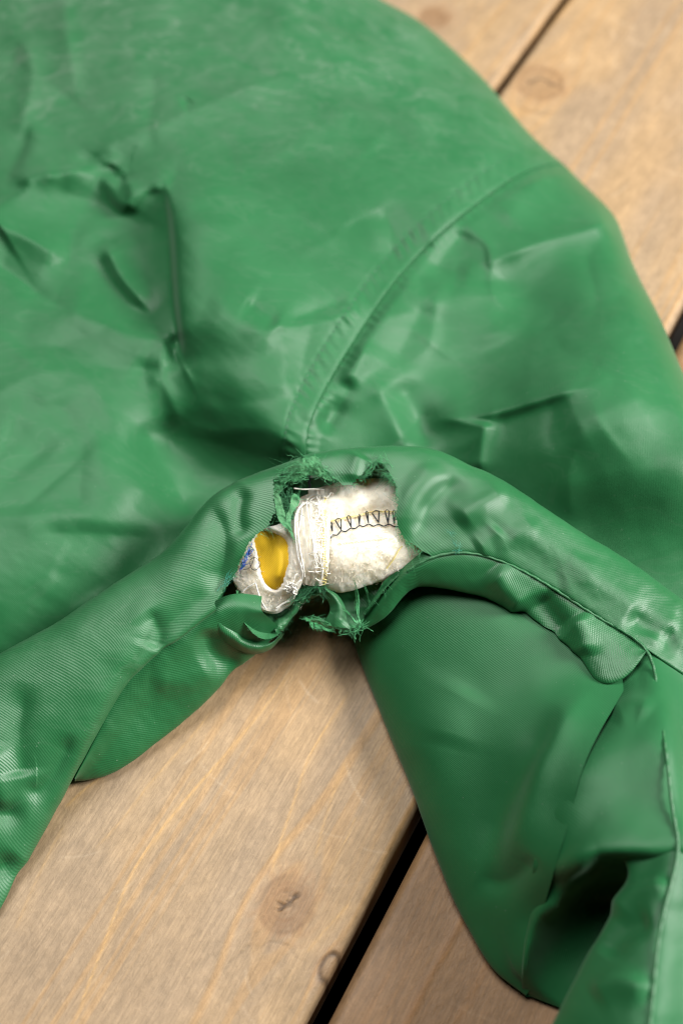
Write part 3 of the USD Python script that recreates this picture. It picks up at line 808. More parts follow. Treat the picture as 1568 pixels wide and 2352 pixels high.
# right panel between the crease and the sleeve seam, with the deep pocket
cols = [
    [(1395, 1500, 52), (1440, 1490, 57), (1482, 1485, 62), (1540, 1460, 62), (1640, 1440, 56)],
    [(1426, 1600, 65), (1470, 1575, 68), (1508, 1560, 69), (1560, 1560, 62), (1650, 1560, 55)],
    [(1346, 1745, 75), (1440, 1720, 81), (1527, 1720, 85), (1575, 1720, 74), (1660, 1720, 60)],
    [(1306, 1880, 72), (1420, 1860, 82), (1545, 1870, 89), (1590, 1870, 80), (1670, 1860, 62)],
    [(1277, 1985, 64), (1375, 1945, 82), (1556, 1960, 90), (1600, 1960, 80), (1680, 1950, 62)],
    [(1268, 2030, 50), (1368, 1985, 70), (1460, 2000, 62), (1600, 2060, 50), (1690, 2050, 45)],
    [(1245, 2095, 41), (1320, 2060, 34), (1400, 2060, 16), (1600, 2150, 20), (1700, 2150, 20)],
    [(1222, 2150, 31), (1275, 2150, 20), (1350, 2180, 8), (1500, 2250, 10), (1700, 2250, 15)],
    [(1205, 2225, 21), (1250, 2250, 11), (1320, 2290, 6), (1450, 2330, 8), (1700, 2330, 12)],
    [(1200, 2284, 3), (1285, 2318, 3), (1350, 2350, 3), (1460, 2420, 5), (1700, 2420, 10)]]
cols = [c_ + [(c_[-1][0] + 110, c_[-1][1] + 20, c_[-1][2] * 0.55), (c_[-1][0] + 150, c_[-1][1] + 50, 3)] for c_ in cols]
rows = [list(r) for r in zip(*cols)]
v, f, uvw = net([[off([p], -9 * min(1, p[2] / 60) ** 2, 1, -9 * min(1, p[2] / 60) ** 2)[0] for p in rows[0]]] + rows, 260, 240, [rumple(170, 2.0, 71), fold([(1400, 1640), (1460, 1620), (1500, 1640)], 2, 20, 20), fold([(1250, 2120), (1310, 2000), (1380, 1960)], 2.5, 22, 16)])
obj('sleeve_seam_panel', (v, f), WORN, J, uv=uvw, attrs={'wear': np.zeros(len(v))})

cols = [
    [(1428, 1975, 76), (1490, 1955, 84), (1556, 1950, 90), (1600, 1960, 84), (1680, 1980, 70)],
    [(1442, 2015, 76), (1490, 2010, 85), (1545, 2020, 91), (1600, 2040, 84), (1690, 2060, 70)],
    [(1412, 2090, 75), (1460, 2095, 85), (1522, 2105, 92), (1590, 2120, 86), (1700, 2140, 72)],
    [(1370, 2160, 72), (1430, 2175, 84), (1512, 2190, 92), (1580, 2200, 86), (1700, 2220, 72)],
    [(1330, 2232, 68), (1400, 2250, 82), (1500, 2275, 92), (1570, 2290, 86), (1700, 2300, 72)],
    [(1270, 2355, 62), (1360, 2370, 80), (1488, 2390, 92), (1560, 2400, 86), (1700, 2420, 72)],
    [(1210, 2480, 60), (1320, 2490, 78), (1470, 2500, 92), (1550, 2510, 86), (1700, 2520, 72)]]
cols = [c_ + [(c_[-1][0] + 110, c_[-1][1] + 20, c_[-1][2] * 0.55), (c_[-1][0] + 150, c_[-1][1] + 50, 3)] for c_ in cols]
rows = [list(r) for r in zip(*cols)]
v, f, uvw = net([off(rows[0], 10, 12, -25), off(rows[0], 4, 6, -7)] + rows, 220, 200, [rumple(150, 2.0, 81), fold([(1400, 2110), (1450, 2060), (1550, 2030)], 3, 18, 20), fold([(1350, 2290), (1420, 2260), (1500, 2290)], 3, 18, 26), fold([(1380, 2200), (1440, 2130), (1500, 2110)], -3, 20, 20)])
obj('sleeve_front_panel', (v, f), WORN, J, uv=uvw, attrs={'wear': np.zeros(len(v))})

# ------------------------------------------------------------------ inside the tear
FLEECE = usdkit.material(stage, f'{LOOKS}/cream_fleece', {
    'geo': ('geometry', {}), 'n1': ('noise_texture', {'scale': 160.0, 'detail': 5.0, 'roughness': 0.7, 'distortion': 0.5}), 'n2': ('noise_texture', {'scale': 900.0, 'detail': 3.0, 'roughness': 0.7}),
    'r': ('rgb_ramp', {'ramp': [(0.25, (0.66, 0.57, 0.42)), (0.5, (0.82, 0.74, 0.60)), (0.75, (0.85, 0.81, 0.72))]}), 'hm': ('math', {'math_type': 'add'}),
    'b': ('bump', {'strength': 0.28, 'distance': 0.0005}), 'p': ('principled_bsdf', {'roughness': 0.95, 'specular_ior_level': 0.1, 'sheen_weight': 0.4, 'sheen_roughness': 0.6, 'subsurface_weight': 0.5, 'subsurface_radius': (1.0, 0.8, 0.6), 'subsurface_scale': 0.002})},
    [('geo.position', 'n1.vector'), ('geo.position', 'n2.vector'), ('n1.fac', 'r.fac'), ('r.color', 'p.base_color'), ('n1.fac', 'hm.value1'), ('n2.fac', 'hm.value2'), ('hm.value', 'b.height'), ('b.normal', 'p.normal')], surface='p.BSDF')
YELLOW = satin('yellow_satin', (0.86, 0.56, 0.030), (0.80, 0.50, 0.022), (0.8, 0.5, 0.1), rough=0.55, weave=0.8, spec=0.2, sheen=0.0)


def plain(name, col, rough=0.7, var=0.25):
    return usdkit.material(stage, f'{LOOKS}/{name}', {
        'geo': ('geometry', {}), 'n': ('noise_texture', {'scale': 700.0, 'detail': 3.0}),
        'r': ('rgb_ramp', {'ramp': [(0.3, tuple(c * (1 - var) for c in col)), (0.7, tuple(min(1, c * (1 + var)) for c in col))]}),
        'p': ('principled_bsdf', {'roughness': rough, 'specular_ior_level': 0.4})},
        [('geo.position', 'n.vector'), ('n.fac', 'r.fac'), ('r.color', 'p.base_color')], surface='p.BSDF')


WHITE_T = plain('white_thread', (0.78, 0.76, 0.70), 0.6, 0.1)
CREAM_T = plain('cream_thread', (0.72, 0.62, 0.36), 0.6, 0.15)
YELLOW_T = plain('yellow_thread', (0.74, 0.62, 0.24), 0.6, 0.15)
BLACK_T = plain('black_thread', (0.018, 0.020, 0.026), 0.5, 0.2)
BLUE_T = plain('blue_thread', (0.05, 0.16, 0.62), 0.5, 0.3)
TEAL_T = plain('teal_thread', (0.03, 0.22, 0.16), 0.5, 0.4)
GREEN_T = plain('green_thread', (0.065, 0.29, 0.120), 0.55, 0.6)
GREEN_D = plain('dark_green_thread', (0.03, 0.16, 0.065), 0.5, 0.4)


def tube(pts, r, sides=5, taper_end=False, smooth_n=None):
    p = np.asarray(pts, float)
    if smooth_n:
        p = curve(p, smooth_n)
    t = np.gradient(p, axis=0)
    t /= np.linalg.norm(t, axis=1, keepdims=True) + 1e-12
    a = np.cross(t, [0.31, 0.52, 0.79])
    a /= np.linalg.norm(a, axis=1, keepdims=True) + 1e-12
    b = np.cross(t, a)
    rr = np.full(len(p), r)
    if taper_end:
        rr = r * np.clip(1.15 - np.linspace(0, 1, len(p)), 0.15, 1)
    th = np.linspace(0, 2 * math.pi, sides, endpoint=False)
    v = p[:, None] + rr[:, None, None] * (np.cos(th)[None, :, None] * a[:, None] + np.sin(th)[None, :, None] * b[:, None])
    i = np.arange(len(p) * sides).reshape(len(p), sides)
    j = np.roll(i, -1, 1)
    q = np.stack([i[:-1], j[:-1], j[1:], i[1:]], -1).reshape(-1, 4)
    return v.reshape(-1, 3), tris(q)


def join(ms):
    vs, fs, n = [], [], 0
    for v, f in ms:
        vs.append(v)
        fs.append(f + n)
        n += len(v)
    return np.vstack(vs), np.vstack(fs)


class Drape:
    """Finds the point of a sheet that is seen at a spot of the picture."""

    def __init__(self, v):
        self.v = v
        self.t = cKDTree(np.stack(proj(v), 1))

    def __call__(self, uv, lift=0.0):
        uv = np.atleast_2d(np.asarray(uv, float))
        d, i = self.t.query(uv, k=12)
        depth = ((self.v[i] - CAM) @ FWD)
        near = depth < depth.min(1, keepdims=True) + 0.008
        w = near / (d + 0.3)
        dep = (w * depth).sum(1) / w.sum(1)
        ray = FWD * FPX + RGT * (uv[:, :1] - PW / 2) + UPV * (PH / 2 - uv[:, 1:])
        return CAM + ray * ((dep - lift) / FPX)[:, None]


def cnet(rows, nu, nv, disp=()):
    return net([[(*c7(p[0], p[1]), p[2]) for p in r] if len(r[0]) == 3 else r for r in rows], nu, nv, disp)


def coff(row, dx, dy, dz):
    return off([(*c7(p[0], p[1]), p[2]) for p in row], dx, dy, dz)


rng = np.random.default_rng(7)
# dark inside of the shell behind the lining
B1 = [(420, 300, 60), (560, 240, 62), (800, 225, 64), (1050, 190, 65), (1250, 240, 63), (1400, 400, 60)]
B2 = [(400, 400, 52), (560, 350, 54), (800, 360, 54), (1050, 330, 56), (1300, 420, 56), (1500, 560, 56)]
B3 = [(380, 640, 44), (560, 680, 44), (800, 700, 44), (1050, 660, 46), (1300, 640, 50), (1500, 680, 54)]
v, f, uvw = cnet([B1, B2, B3], 90, 50, [rumple(40, 1.5, 90)])
obj('shell_inside', (v, f), GREEN, J, uv=uvw, attrs={'wear': np.zeros(len(v))})
B1 = [(700, 860, 40), (860, 850, 42), (1000, 840, 44), (1200, 780, 47), (1420, 740, 52)]
B2 = [(740, 960, 36), (870, 1000, 36), (980, 1000, 38), (1100, 940, 42), (1350, 830, 48)]
B3 = [(840, 1100, 32), (880, 1140, 32), (950, 1150, 32), (1000, 1110, 34), (1300, 900, 44)]
v, f, uvw = cnet([B1, B2, B3], 70, 40, [rumple(30, 1.2, 91)])
obj('shell_inside', (v, f), GREEN, J, uv=uvw, attrs={'wear': np.zeros(len(v))})

# fleece lining: upper roll, seam, lower roll
F = [
    [(640, 350, 60), (760, 325, 62), (840, 283, 63), (930, 264, 64), (1030, 256, 64), (1110, 260, 64), (1200, 290, 63), (1320, 400, 60)],
    [(640, 410, 64), (770, 390, 67), (850, 350, 68), (940, 328, 69), (1040, 322, 69), (1130, 332, 69), (1220, 370, 67), (1350, 480, 63)],
    [(650, 520, 63), (785, 500, 64.5), (860, 478, 65), (950, 460, 65.5), (1020, 436, 66), (1110, 430, 66), (1210, 440, 65), (1370, 560, 62)],
    [(660, 600, 63), (790, 585, 65.5), (870, 558, 66), (960, 532, 66.5), (1050, 525, 67), (1150, 535, 66.5), (1240, 560, 65), (1390, 620, 62)],
    [(670, 720, 61), (795, 705, 64), (885, 695, 65.5), (980, 680, 66), (1080, 672, 66), (1180, 672, 65), (1290, 680, 63), (1410, 705, 60)],
    [(690, 840, 54), (795, 830, 57), (885, 838, 57), (980, 825, 58), (1075, 805, 58), (1160, 785, 58), (1285, 755, 58), (1415, 735, 57)],
    [(715, 900, 47), (785, 933, 46), (865, 945, 45), (960, 922, 46), (1060, 892, 47), (1130, 868, 49), (1265, 798, 53), (1420, 758, 55)]]
FL = [fold(c7s((740, 560), (840, 620), (1000, 610), (1140, 620)), -1.0, 6, 6, 1.5), fold(c7s((780, 500), (950, 458), (1020, 436), (1200, 436)), -1.2, 6, 5, 1.5), rumple(34, 1.0, 95)]
fl_v, f, uvw = cnet([coff(F[0], 0, 20, -10), coff(F[0], 0, 7, -3)] + F + [coff(F[-1], 0, 8, -3), coff(F[-1], 0, 24, -5)], 260, 220, FL)
lining = obj('fleece_lining', (fl_v, f), FLEECE, J, uv=uvw)
LP = lining.GetPath()
on_fleece = Drape(fl_v)

# binding strip where the threads run
strip_o = curve(c7s((585, 360), (640, 330), (740, 298), (775, 400), (780, 560), (772, 720), (735, 890), (650, 905), (590, 870), (558, 700), (545, 520)), 90, True)
strip_z = rbf([(*c7(600, 350), 62), (*c7(740, 310), 63), (*c7(560, 500), 64), (*c7(770, 500), 66.5), (*c7(650, 600), 68.5), (*c7(560, 700), 63), (*c7(770, 720), 65), (*c7(650, 800), 62), (*c7(600, 880), 54), (*c7(720, 890), 53)])
dsp = [rumple(12, 1.0, 97, (0.5, 2.0)), rumple(7, 0.10, 98)]
v, f, pix = height_sheet(strip_o, lambda u, v: strip_z(u, v) + sum(d(u, v) for d in dsp), 1.6)
obj('binding_strip', (v, f), FLEECE, LP, label='strip of fleece edge under loose white threads')
on_strip = Drape(v)

# torn fleece around the hole, and the yellow lining behind it
ring_o = curve(c7s((240, 600), (330, 545), (420, 530), (490, 505), (560, 495), (600, 560), (612, 700), (606, 860), (575, 930), (545, 1000), (500, 1035), (440, 1066), (355, 1052), (280, 992), (212, 932), (175, 880), (160, 780), (195, 670)), 160, True)
hole = curve(c7s((303, 610), (330, 572), (398, 560), (455, 580), (500, 610), (517, 700), (507, 790), (490, 850), (462, 918), (430, 930), (395, 915), (358, 868), (335, 790), (325, 720), (308, 655)), 160, True)
hole = hole + 3.2 * (meshkit.fbm(np.stack([hole[:, 0] / 6, hole[:, 1] / 6, np.zeros(160)], -1), 3, 3)[:, None] - 0.5) * 2
ring_z = rbf([(*c7(300, 570), 58), (*c7(240, 620), 58), (*c7(550, 500), 62), (*c7(590, 700), 62), (*c7(600, 850), 57), (*c7(170, 820), 51), (*c7(210, 920), 48), (*c7(350, 1040), 43), (*c7(500, 1030), 42), (*c7(300, 750), 56), (*c7(420, 960), 49), (*c7(520, 760), 61)])
HP = Polygon(hole)


def ring_h(u, v):
    d = shapely.distance(HP, shapely.points(u, v))
    return ring_z(u, v) + 0.0006 * np.exp(-((d - 7) / 8) ** 2) - 0.0015 * np.exp(-(d / 3) ** 2) + rumple(24, 1.2, 99)(u, v) + rumple(9, 0.15, 100)(u, v)


v, f, pix = height_sheet(ring_o, ring_h, 1.3, hole)
uvz = np.zeros((len(v), 2))
v, f, uvz = skirt(v, f, uvz, 0.0025, 0.0)
obj('fleece_edge', (v, f), FLEECE, LP, label='torn fleece around a hole that shows yellow')
on_ring = Drape(v)
yel = curve(c7s((285, 590), (420, 545), (540, 570), (560, 760), (530, 960), (400, 980), (300, 900), (270, 720)), 80, True)
yz = rbf([(*c7(280, 560), 56), (*c7(420, 560), 58.5), (*c7(540, 600), 58), (*c7(560, 760), 56.5), (*c7(420, 740), 57), (*c7(300, 740), 52), (*c7(400, 960), 43), (*c7(520, 940), 44), (*c7(450, 880), 51.5)])
v, f, pix = height_sheet(yel, lambda u, v: yz(u, v) + fold(c7s((330, 560), (400, 640), (380, 760), (360, 860)), -1.2, 9, 12, 1.5)(u, v) + fold(c7s((470, 640), (470, 760), (440, 900)), 1.5, 9, 9, 1.5)(u, v), 2.0)
obj('yellow_lining', (v, f), YELLOW, J, uv=at(pix[:, 0], pix[:, 1], 0.05)[:, :2], attrs={'wear': np.zeros(len(v))})

# black overlock stitches on the fleece seam


def c8(x, y):
    return ((850 + x / 4.48) * 0.8448, (1220 + y / 4.48) * 0.8448)


def on(drape, pts, lift, n, conv=c8):
    uv = curve([conv(*p) for p in pts], n)
    return drape(uv, lift)


for pts in ([(215, 930), (238, 1000), (236, 900)], [(275, 872), (345, 990), (346, 862)], [(415, 835), (465, 952), (460, 832)], [(556, 822), (566, 922), (577, 815)],
            [(645, 782), (677, 902), (670, 780)], [(722, 785), (800, 896), (806, 760)], [(880, 762), (915, 905), (930, 762)], [(970, 772), (990, 912), (1003, 762)], [(1060, 772), (1090, 918), (1100, 765)]):
    a, b, c = (np.array(p, float) for p in pts)
    leg = lambda p, q: [tuple(p + (q - p) * t) for t in (0, 0.5, 1)]
    m = [tube(on(on_fleece, leg(a, b), 0.0012, 7), 0.00036), tube(on(on_fleece, leg(b, c), 0.0013, 7), 0.00036),
         tube(on(on_fleece, [tuple(a), tuple((a + c) / 2 + [0, -20]), tuple(c)], 0.0010, 7), 0.00024)]
    obj('stitch', join(m), BLACK_T, LP)
chain = [(215, 1095), (240, 1048), (295, 1052), (345, 1002), (400, 1008), (465, 968), (520, 972), (566, 936), (620, 946), (680, 918), (740, 942), (800, 920), (862, 942), (930, 920), (980, 942), (1040, 946), (1100, 930)]
obj('edge_thread', tube(on(on_fleece, chain, 0.0012, 90), 0.00034), BLACK_T, LP)
obj('seam_thread', tube(on(on_fleece, [(190, 893), (280, 862), (420, 832), (560, 812), (660, 782), (760, 758), (850, 762), (1010, 765), (1100, 770)], 0.0006, 60), 0.00036), YELLOW_T, LP)
obj('seam_thread', tube(on(on_fleece, [(230, 900), (330, 868), (470, 838), (600, 810), (700, 790), (800, 780), (950, 780), (1090, 785)], 0.0011, 60), 0.00026), CREAM_T, LP)
m = []
for k in range(9):
    x = 300 + 70 * k
    m.append(tube(on(on_fleece, [(x, 1165 - 8 * k + 3 * (k % 3)), (x + 25, 1155 - 8 * k), (x + 48, 1163 - 8 * k)], 0.0010, 6), 0.00022))
obj('basting_stitches', join(m), CREAM_T, LP)
m = [tube(on(on_fleece, [(1090, 1185), (1050, 1230), (1010, 1300), (960, 1380), (900, 1460)], 0.0006, 20), 0.00035)]
obj('seam_thread', join(m), YELLOW_T, LP)

# white threads
for pts, r in (([(640, 380), (600, 400), (560, 470), (562, 600), (582, 740), (604, 850), (572, 892), (548, 950)], 0.00062), ([(610, 380), (575, 450), (575, 560), (590, 680), (612, 800), (618, 850)], 0.00040),
               ([(628, 375), (640, 470), (660, 580), (690, 740), (690, 800)], 0.00035), ([(655, 360), (655, 470), (668, 620), (680, 730)], 0.00026), ([(600, 420), (590, 520), (575, 620), (585, 720)], 0.00030),
               ([(690, 345), (720, 420), (745, 560), (738, 700), (725, 860)], 0.00040), ([(620, 385), (660, 395), (700, 382), (735, 380)], 0.00030), ([(632, 372), (655, 342), (690, 332), (715, 340)], 0.00030), ([(640, 395), (665, 360), (700, 350)], 0.00028),
               ([(676, 688), (705, 690), (735, 672), (752, 640)], 0.00026), ([(640, 815), (690, 820), (730, 812)], 0.00028), ([(650, 500), (700, 520), (750, 510)], 0.00024), ([(655, 600), (700, 625), (750, 600)], 0.00024), ([(672, 640), (700, 580), (730, 560)], 0.00024)):
    obj('loose_thread', tube(on(on_strip, pts, 0.0014, 40, c7), r), WHITE_T, LP)
for pts, r in (([(205, 975), (240, 932), (310, 888)], 0.00042), ([(310, 888), (325, 940), (348, 1005), (378, 1052)], 0.00036), ([(440, 1060), (480, 1020), (540, 990), (560, 930), (575, 890)], 0.00070), ([(440, 1045), (500, 1010), (550, 960)], 0.00045),
               ([(495, 925), (520, 900), (545, 880), (560, 840), (575, 832)], 0.00040), ([(505, 960), (540, 940), (560, 900), (600, 870)], 0.00040)):
    obj('loose_thread', tube(on(on_ring, pts, 0.0014, 30, c7), r), WHITE_T, LP)
m = []
for k in range(26):
    c = np.array([535, 930]) + rng.normal(0, 16, 2)
    pts = [tuple(c + rng.normal(0, 16, 2)) for _ in range(4)]
    m.append(tube(on(on_ring, pts, 0.0014 + rng.uniform(0, 0.0015), 12, c7), 0.00028, 4))
obj('thread_knot', join(m), WHITE_T, LP)
obj('loose_thread', tube(np.vstack([at(*c7(x, y), z * 0.001) for x, y, z in ((552, 294, 72), (610, 300, 71), (680, 298, 70), (742, 302, 68))]), 0.00042, smooth_n=16), WHITE_T, LP)
m = []
for k in range(90):       # overcast stitching over the strip
    y = rng.uniform(340, 890)
    x = rng.normal(722, 22)
    pts = [(x - 34, y + rng.normal(0, 18)), (x, y + rng.normal(0, 12)), (x + 26, y + rng.normal(0, 18))] if k % 3 else [(x, y - 40), (x + rng.normal(0, 14), y), (x + rng.normal(0, 10), y + 40)]
    m.append(tube(on(on_strip, pts, 0.0010 + rng.uniform(0, 0.0010), 8, c7), rng.uniform(0.00014, 0.00028), 4))
obj('overcast_threads', join(m), WHITE_T, LP, kind='stuff')
m = []
for k in range(34):
    y = 350 + k * 16
    pts = [(730 + rng.normal(0, 8), y), (752 + rng.normal(0, 6), y + 10), (735 + rng.normal(0, 8), y + 24)]
    m.append(tube(on(on_strip, pts, 0.0016, 7, c7), 0.00026, 4))
obj('overcast_threads', join(m), YELLOW_T, LP, kind='stuff')

# fuzz of the fleece
m = []
view = -FWD
for drape, box_, n in ((on_fleece, (760, 270, 1230, 900), 1200), (on_ring, (190, 560, 600, 1050), 800)):
    for k in range(n):
        x, y = rng.uniform(box_[0], box_[2]), rng.uniform(box_[1], box_[3])
        if drape is on_ring and HP.contains(Point(*c7(x, y))):
            continue
        p = drape([c7(x, y)], 0.0)[0]
        d = rng.normal(0, 1, 3) + view * 0.7
        d /= np.linalg.norm(d)
        L = rng.uniform(0.0008, 0.0022)
        q = p + d * L + rng.normal(0, 0.0005, 3)
        m.append(tube(np.stack([p, (p + q) / 2 + rng.normal(0, 0.0004, 3), q]), rng.uniform(0.00005, 0.00010), 3))
obj('fleece_fuzz', join(m), plain('fleece_fibre', (0.74, 0.69, 0.58), 0.9, 0.1), LP, kind='stuff')

# blue tuft and thin black thread at the left of the hole
m = []
for k in range(40):
    t = rng.uniform(0, 1)
    a = np.array([208, 815]) * (1 - t) + np.array([275, 680]) * t + rng.normal(0, 5, 2)
    b = a + np.array([rng.normal(20, 8), rng.normal(-30, 14)])
    m.append(tube(on(on_ring, [tuple(a), tuple((a + b) / 2 + rng.normal(0, 4, 2)), tuple(b)], 0.0016 + rng.uniform(0, 0.001), 7, c7), 0.00018, 4))
obj('blue_thread', join(m), BLUE_T, J, label='tuft of bright blue thread left of the yellow hole')
for pts in ([(272, 658), (296, 672), (304, 710), (292, 760), (268, 795), (232, 805)], [(276, 745), (305, 728), (330, 755), (330, 790), (305, 808), (282, 790), (276, 750)]):
    obj('black_thread', tube(on(on_ring, pts, 0.0026, 40, c7), 0.00016), BLACK_T, J)
m = [tube(np.vstack([at(*c7(x, y), z * 0.001) for x, y, z in ((648 + 4 * math.sin(i * 1.9), 195 + i * 11, 72 - i * 0.5) for i in range(10))]), 0.0007, smooth_n=40)]
obj('black_thread', join(m), BLACK_T, J, label='short thick black thread above the fleece')

# ---- torn pieces below the lining
C0 = [(190, 935, 50), (196, 1000, 49), (208, 1085, 47), (262, 1170, 44), (330, 1228, 41), (412, 1238, 38), (480, 1185, 36), (545, 1105, 36)]
C1 = [(215, 940, 46), (240, 1000, 43), (270, 1060, 40), (320, 1120, 37), (375, 1155, 35), (430, 1160, 33), (485, 1120, 32), (548, 1060, 33)]
C2 = [(240, 940, 42), (300, 985, 38), (340, 1020, 35), (370, 1050, 33), (410, 1066, 32), (450, 1062, 31), (500, 1040, 31), (555, 1000, 33)]
v, f, uvw = cnet([C0, C1, C2, coff(C2, 0, 10, -6)], 140, 60, [rumple(30, 0.8, 101)])
obj('torn_flap', (v, f), GREEN, J, uv=uvw, attrs={'wear': np.full(len(v), 0.25)}, label='torn flap of green twill cupped below the yellow hole')
cup_v = v
O0 = [(105, 925, 50), (70, 985, 48), (92, 1060, 45), (140, 1140, 41), (210, 1205, 37), (290, 1245, 33), (390, 1262, 30), (450, 1230, 30)]
O1 = [(60, 960, 53), (28, 1020, 51.5), (48, 1090, 49), (105, 1180, 43.5), (190, 1245, 39), (285, 1288, 34), (400, 1275, 31), (470, 1205, 31)]
O2 = [(30, 1000, 50), (0, 1060, 46), (20, 1140, 41), (80, 1230, 37), (180, 1300, 31), (290, 1335, 26), (410, 1300, 26), (490, 1210, 28)]
v, f, uvw = cnet([coff(O0, 2, 4, -8), O0, O1, O2, coff(O2, 0, 4, -6)], 150, 70, [rumple(40, 0.9, 102), fold(c7s((60, 1080), (130, 1160), (230, 1240)), 1.2, 8, 8)])
obj('torn_flap', (v, f), GREEN, J, uv=uvw, attrs={'wear': np.full(len(v), 0.1)}, label='folded lip of green twill around the cupped flap')
lip_v = v
R0 = [(430, 1175, 37), (520, 1080, 40), (580, 985, 44), (640, 945, 46), (695, 905, 48)]
R1 = [(445, 1215, 35), (545, 1105, 37), (600, 1020, 40), (665, 985, 42), (745, 968, 44)]
v, f, uvw = cnet([coff(R0, 0, 8, -6), R0, lerp_rows([(*p,) for p in R0], R1, 0.5, 1.5), R1, coff(R1, 0, 6, -5)], 90, 40, [rumple(20, 1.2, 103)])
obj('torn_strip', (v, f), GREEN, J, uv=uvw, attrs={'wear': np.full(len(v), 0.2)})
strip1 = v
T0 = [(690, 905, 49), (748, 975, 46), (774, 1040, 43), (760, 1100, 40), (735, 1150, 38)]
T1 = [(735, 918, 52), (805, 982, 49), (832, 1045, 46), (825, 1110, 43), (815, 1165, 40)]
T2 = [(772, 930, 49), (842, 985, 46), (874, 1050, 43), (882, 1110, 40), (905, 1175, 38)]
v, f, uvw = cnet([T0, T1, T2], 70, 36, [rumple(25, 0.8, 104)])
obj('torn_strip', (v, f), GREEN, J, uv=uvw, attrs={'wear': np.full(len(v), 0.2)})
strip2 = v
H0 = [(650, 1108, 38), (720, 1112, 39), (800, 1135, 38), (880, 1150, 36), (960, 1125, 36)]
H1 = [(645, 1128, 37), (720, 1150, 36), (800, 1172, 35), (880, 1180, 34), (960, 1165, 34)]
v, f, uvw = cnet([H0, lerp_rows(H0, H1, 0.5, 1.5), H1], 70, 16, [rumple(14, 1.0, 105)])
obj('torn_strip', (v, f), GREEN, J, uv=uvw, attrs={'wear': np.full(len(v), 0.3)})
strip3 = v
# the turned-in hem, its raw inside
I0 = [(1110, 880, 52), (1180, 825, 55), (1290, 770, 58), (1400, 718, 62)]
I1 = [(1045, 990, 44), (1130, 905, 50), (1240, 815, 56), (1395, 735, 62)]
I2 = [(985, 1085, 38), (1070, 985, 46), (1200, 850, 54), (1390, 745, 62.5)]
v, f, uvw = cnet([I0, I1, I2, coff(I2, 0, 2, -2)], 100, 50, [rumple(25, 0.7, 106)])
obj('turned_hem', (v, f), GREEN, J, uv=uvw, attrs={'wear': np.full(len(v), 0.25)})
hem_v = v
P_top = [(935, 1313, 58), (990, 1282, 64), (1085, 1272, 67), (1200, 1312, 67), (1300, 1371, 66), (1390, 1428, 66), (1482, 1492, 67), (1510, 1600, 72), (1528, 1720, 86), (1546, 1870, 90), (1556, 1955, 91), (1522, 2105, 93), (1500, 2275, 93), (1488, 2400, 93)]
P = curve(np.array([at(a, b, c * 0.001 + 0.0003) for a, b, c in P_top]), 300)
P = P + 0.0002 * np.sin(np.arange(300) * 1.1)[:, None] * np.array([0, 0, 1])
obj('seam_ridge', tube(P, 0.00085, 6), GREEN, J, uv=np.repeat(np.linspace(0, 0.4, 300), 6)[:, None] * np.array([[1, 0.3]]), attrs={'wear': np.full(1800, 0.2)})

# ---- frayed threads


def fray(pos, dirs, n, L, r, mat, curl=0.35, spread=0.5, seed=0, name='frayed_threads'):
    g = np.random.default_rng(seed)
    n, r = int(n * 0.36), r * 0.75
    m = []
    pos, dirs = np.asarray(pos), np.asarray(dirs)
    for k in range(n):
        i = g.integers(len(pos))
        d = dirs[i] + g.normal(0, spread, 3)
        d /= np.linalg.norm(d) + 1e-9
        ln = L * (g.uniform(0.2, 0.9) if k % 7 else g.uniform(1.2, 3.0))
        p0 = pos[i] + g.normal(0, 0.0004, 3)
        bend = g.normal(0, curl, 3)
        t = np.linspace(0, 1, 5)[:, None]
        pts = p0 + d * ln * t + bend * ln * t ** 2 + g.normal(0, 0.03 * ln, (5, 3)) * t
        m.append(tube(pts, r * g.uniform(0.6, 1.3), 3, True))
    return obj(name, join(m), mat, J, kind='stuff')


def edge(pts, drape, n=80, lift=0.0004, conv=c7):
    """Points along a torn edge and the directions, in the picture, across it to its right."""
    uv = curve([conv(*p) for p in pts], n)
    p = drape(uv, lift)
    t = np.gradient(uv, axis=0)
    t /= np.linalg.norm(t, axis=1, keepdims=True)
    nrm = np.stack([-t[:, 1], t[:, 0]], 1)
    q = drape(uv, lift)
    d = RGT * nrm[:, :1] - UPV * nrm[:, 1:]
    return p, d + 0.35 * view


on_l, on_r = Drape(ridge_l), Drape(ridge_r)
# (walking so that the open hole lies to the right of the walk, as seen in the picture)
e1 = edge([(185, 850), (205, 770), (255, 670), (300, 600), (385, 545), (437, 440), (425, 330), (430, 240), (500, 180)], on_l)
fray(*e1, 420, 0.0022, 0.00010, GREEN_T, seed=1)
e2 = edge([(560, 135), (640, 190), (740, 172), (800, 230), (860, 280), (920, 275), (960, 235), (1010, 170), (1060, 125)], on_r)
fray(*e2, 420, 0.0026, 0.00011, GREEN_T, seed=2)
e3 = edge([(1100, 130), (1150, 200), (1172, 250), (1190, 290), (1195, 400), (1182, 470), (1200, 540), (1237, 610), (1300, 650), (1350, 690), (1400, 715)], on_r)
fray(*e3, 700, 0.0030, 0.00012, GREEN_T, seed=3)
e4 = edge([(1120, 200), (1160, 230), (1185, 260), (1200, 290)], on_r)
fray(*e4, 160, 0.0060, 0.00014, GREEN_T, seed=4, spread=0.8)
e5 = edge([(1230, 600), (1270, 640), (1310, 655)], on_r)
fray(*e5, 90, 0.0050, 0.00013, GREEN_T, seed=5)


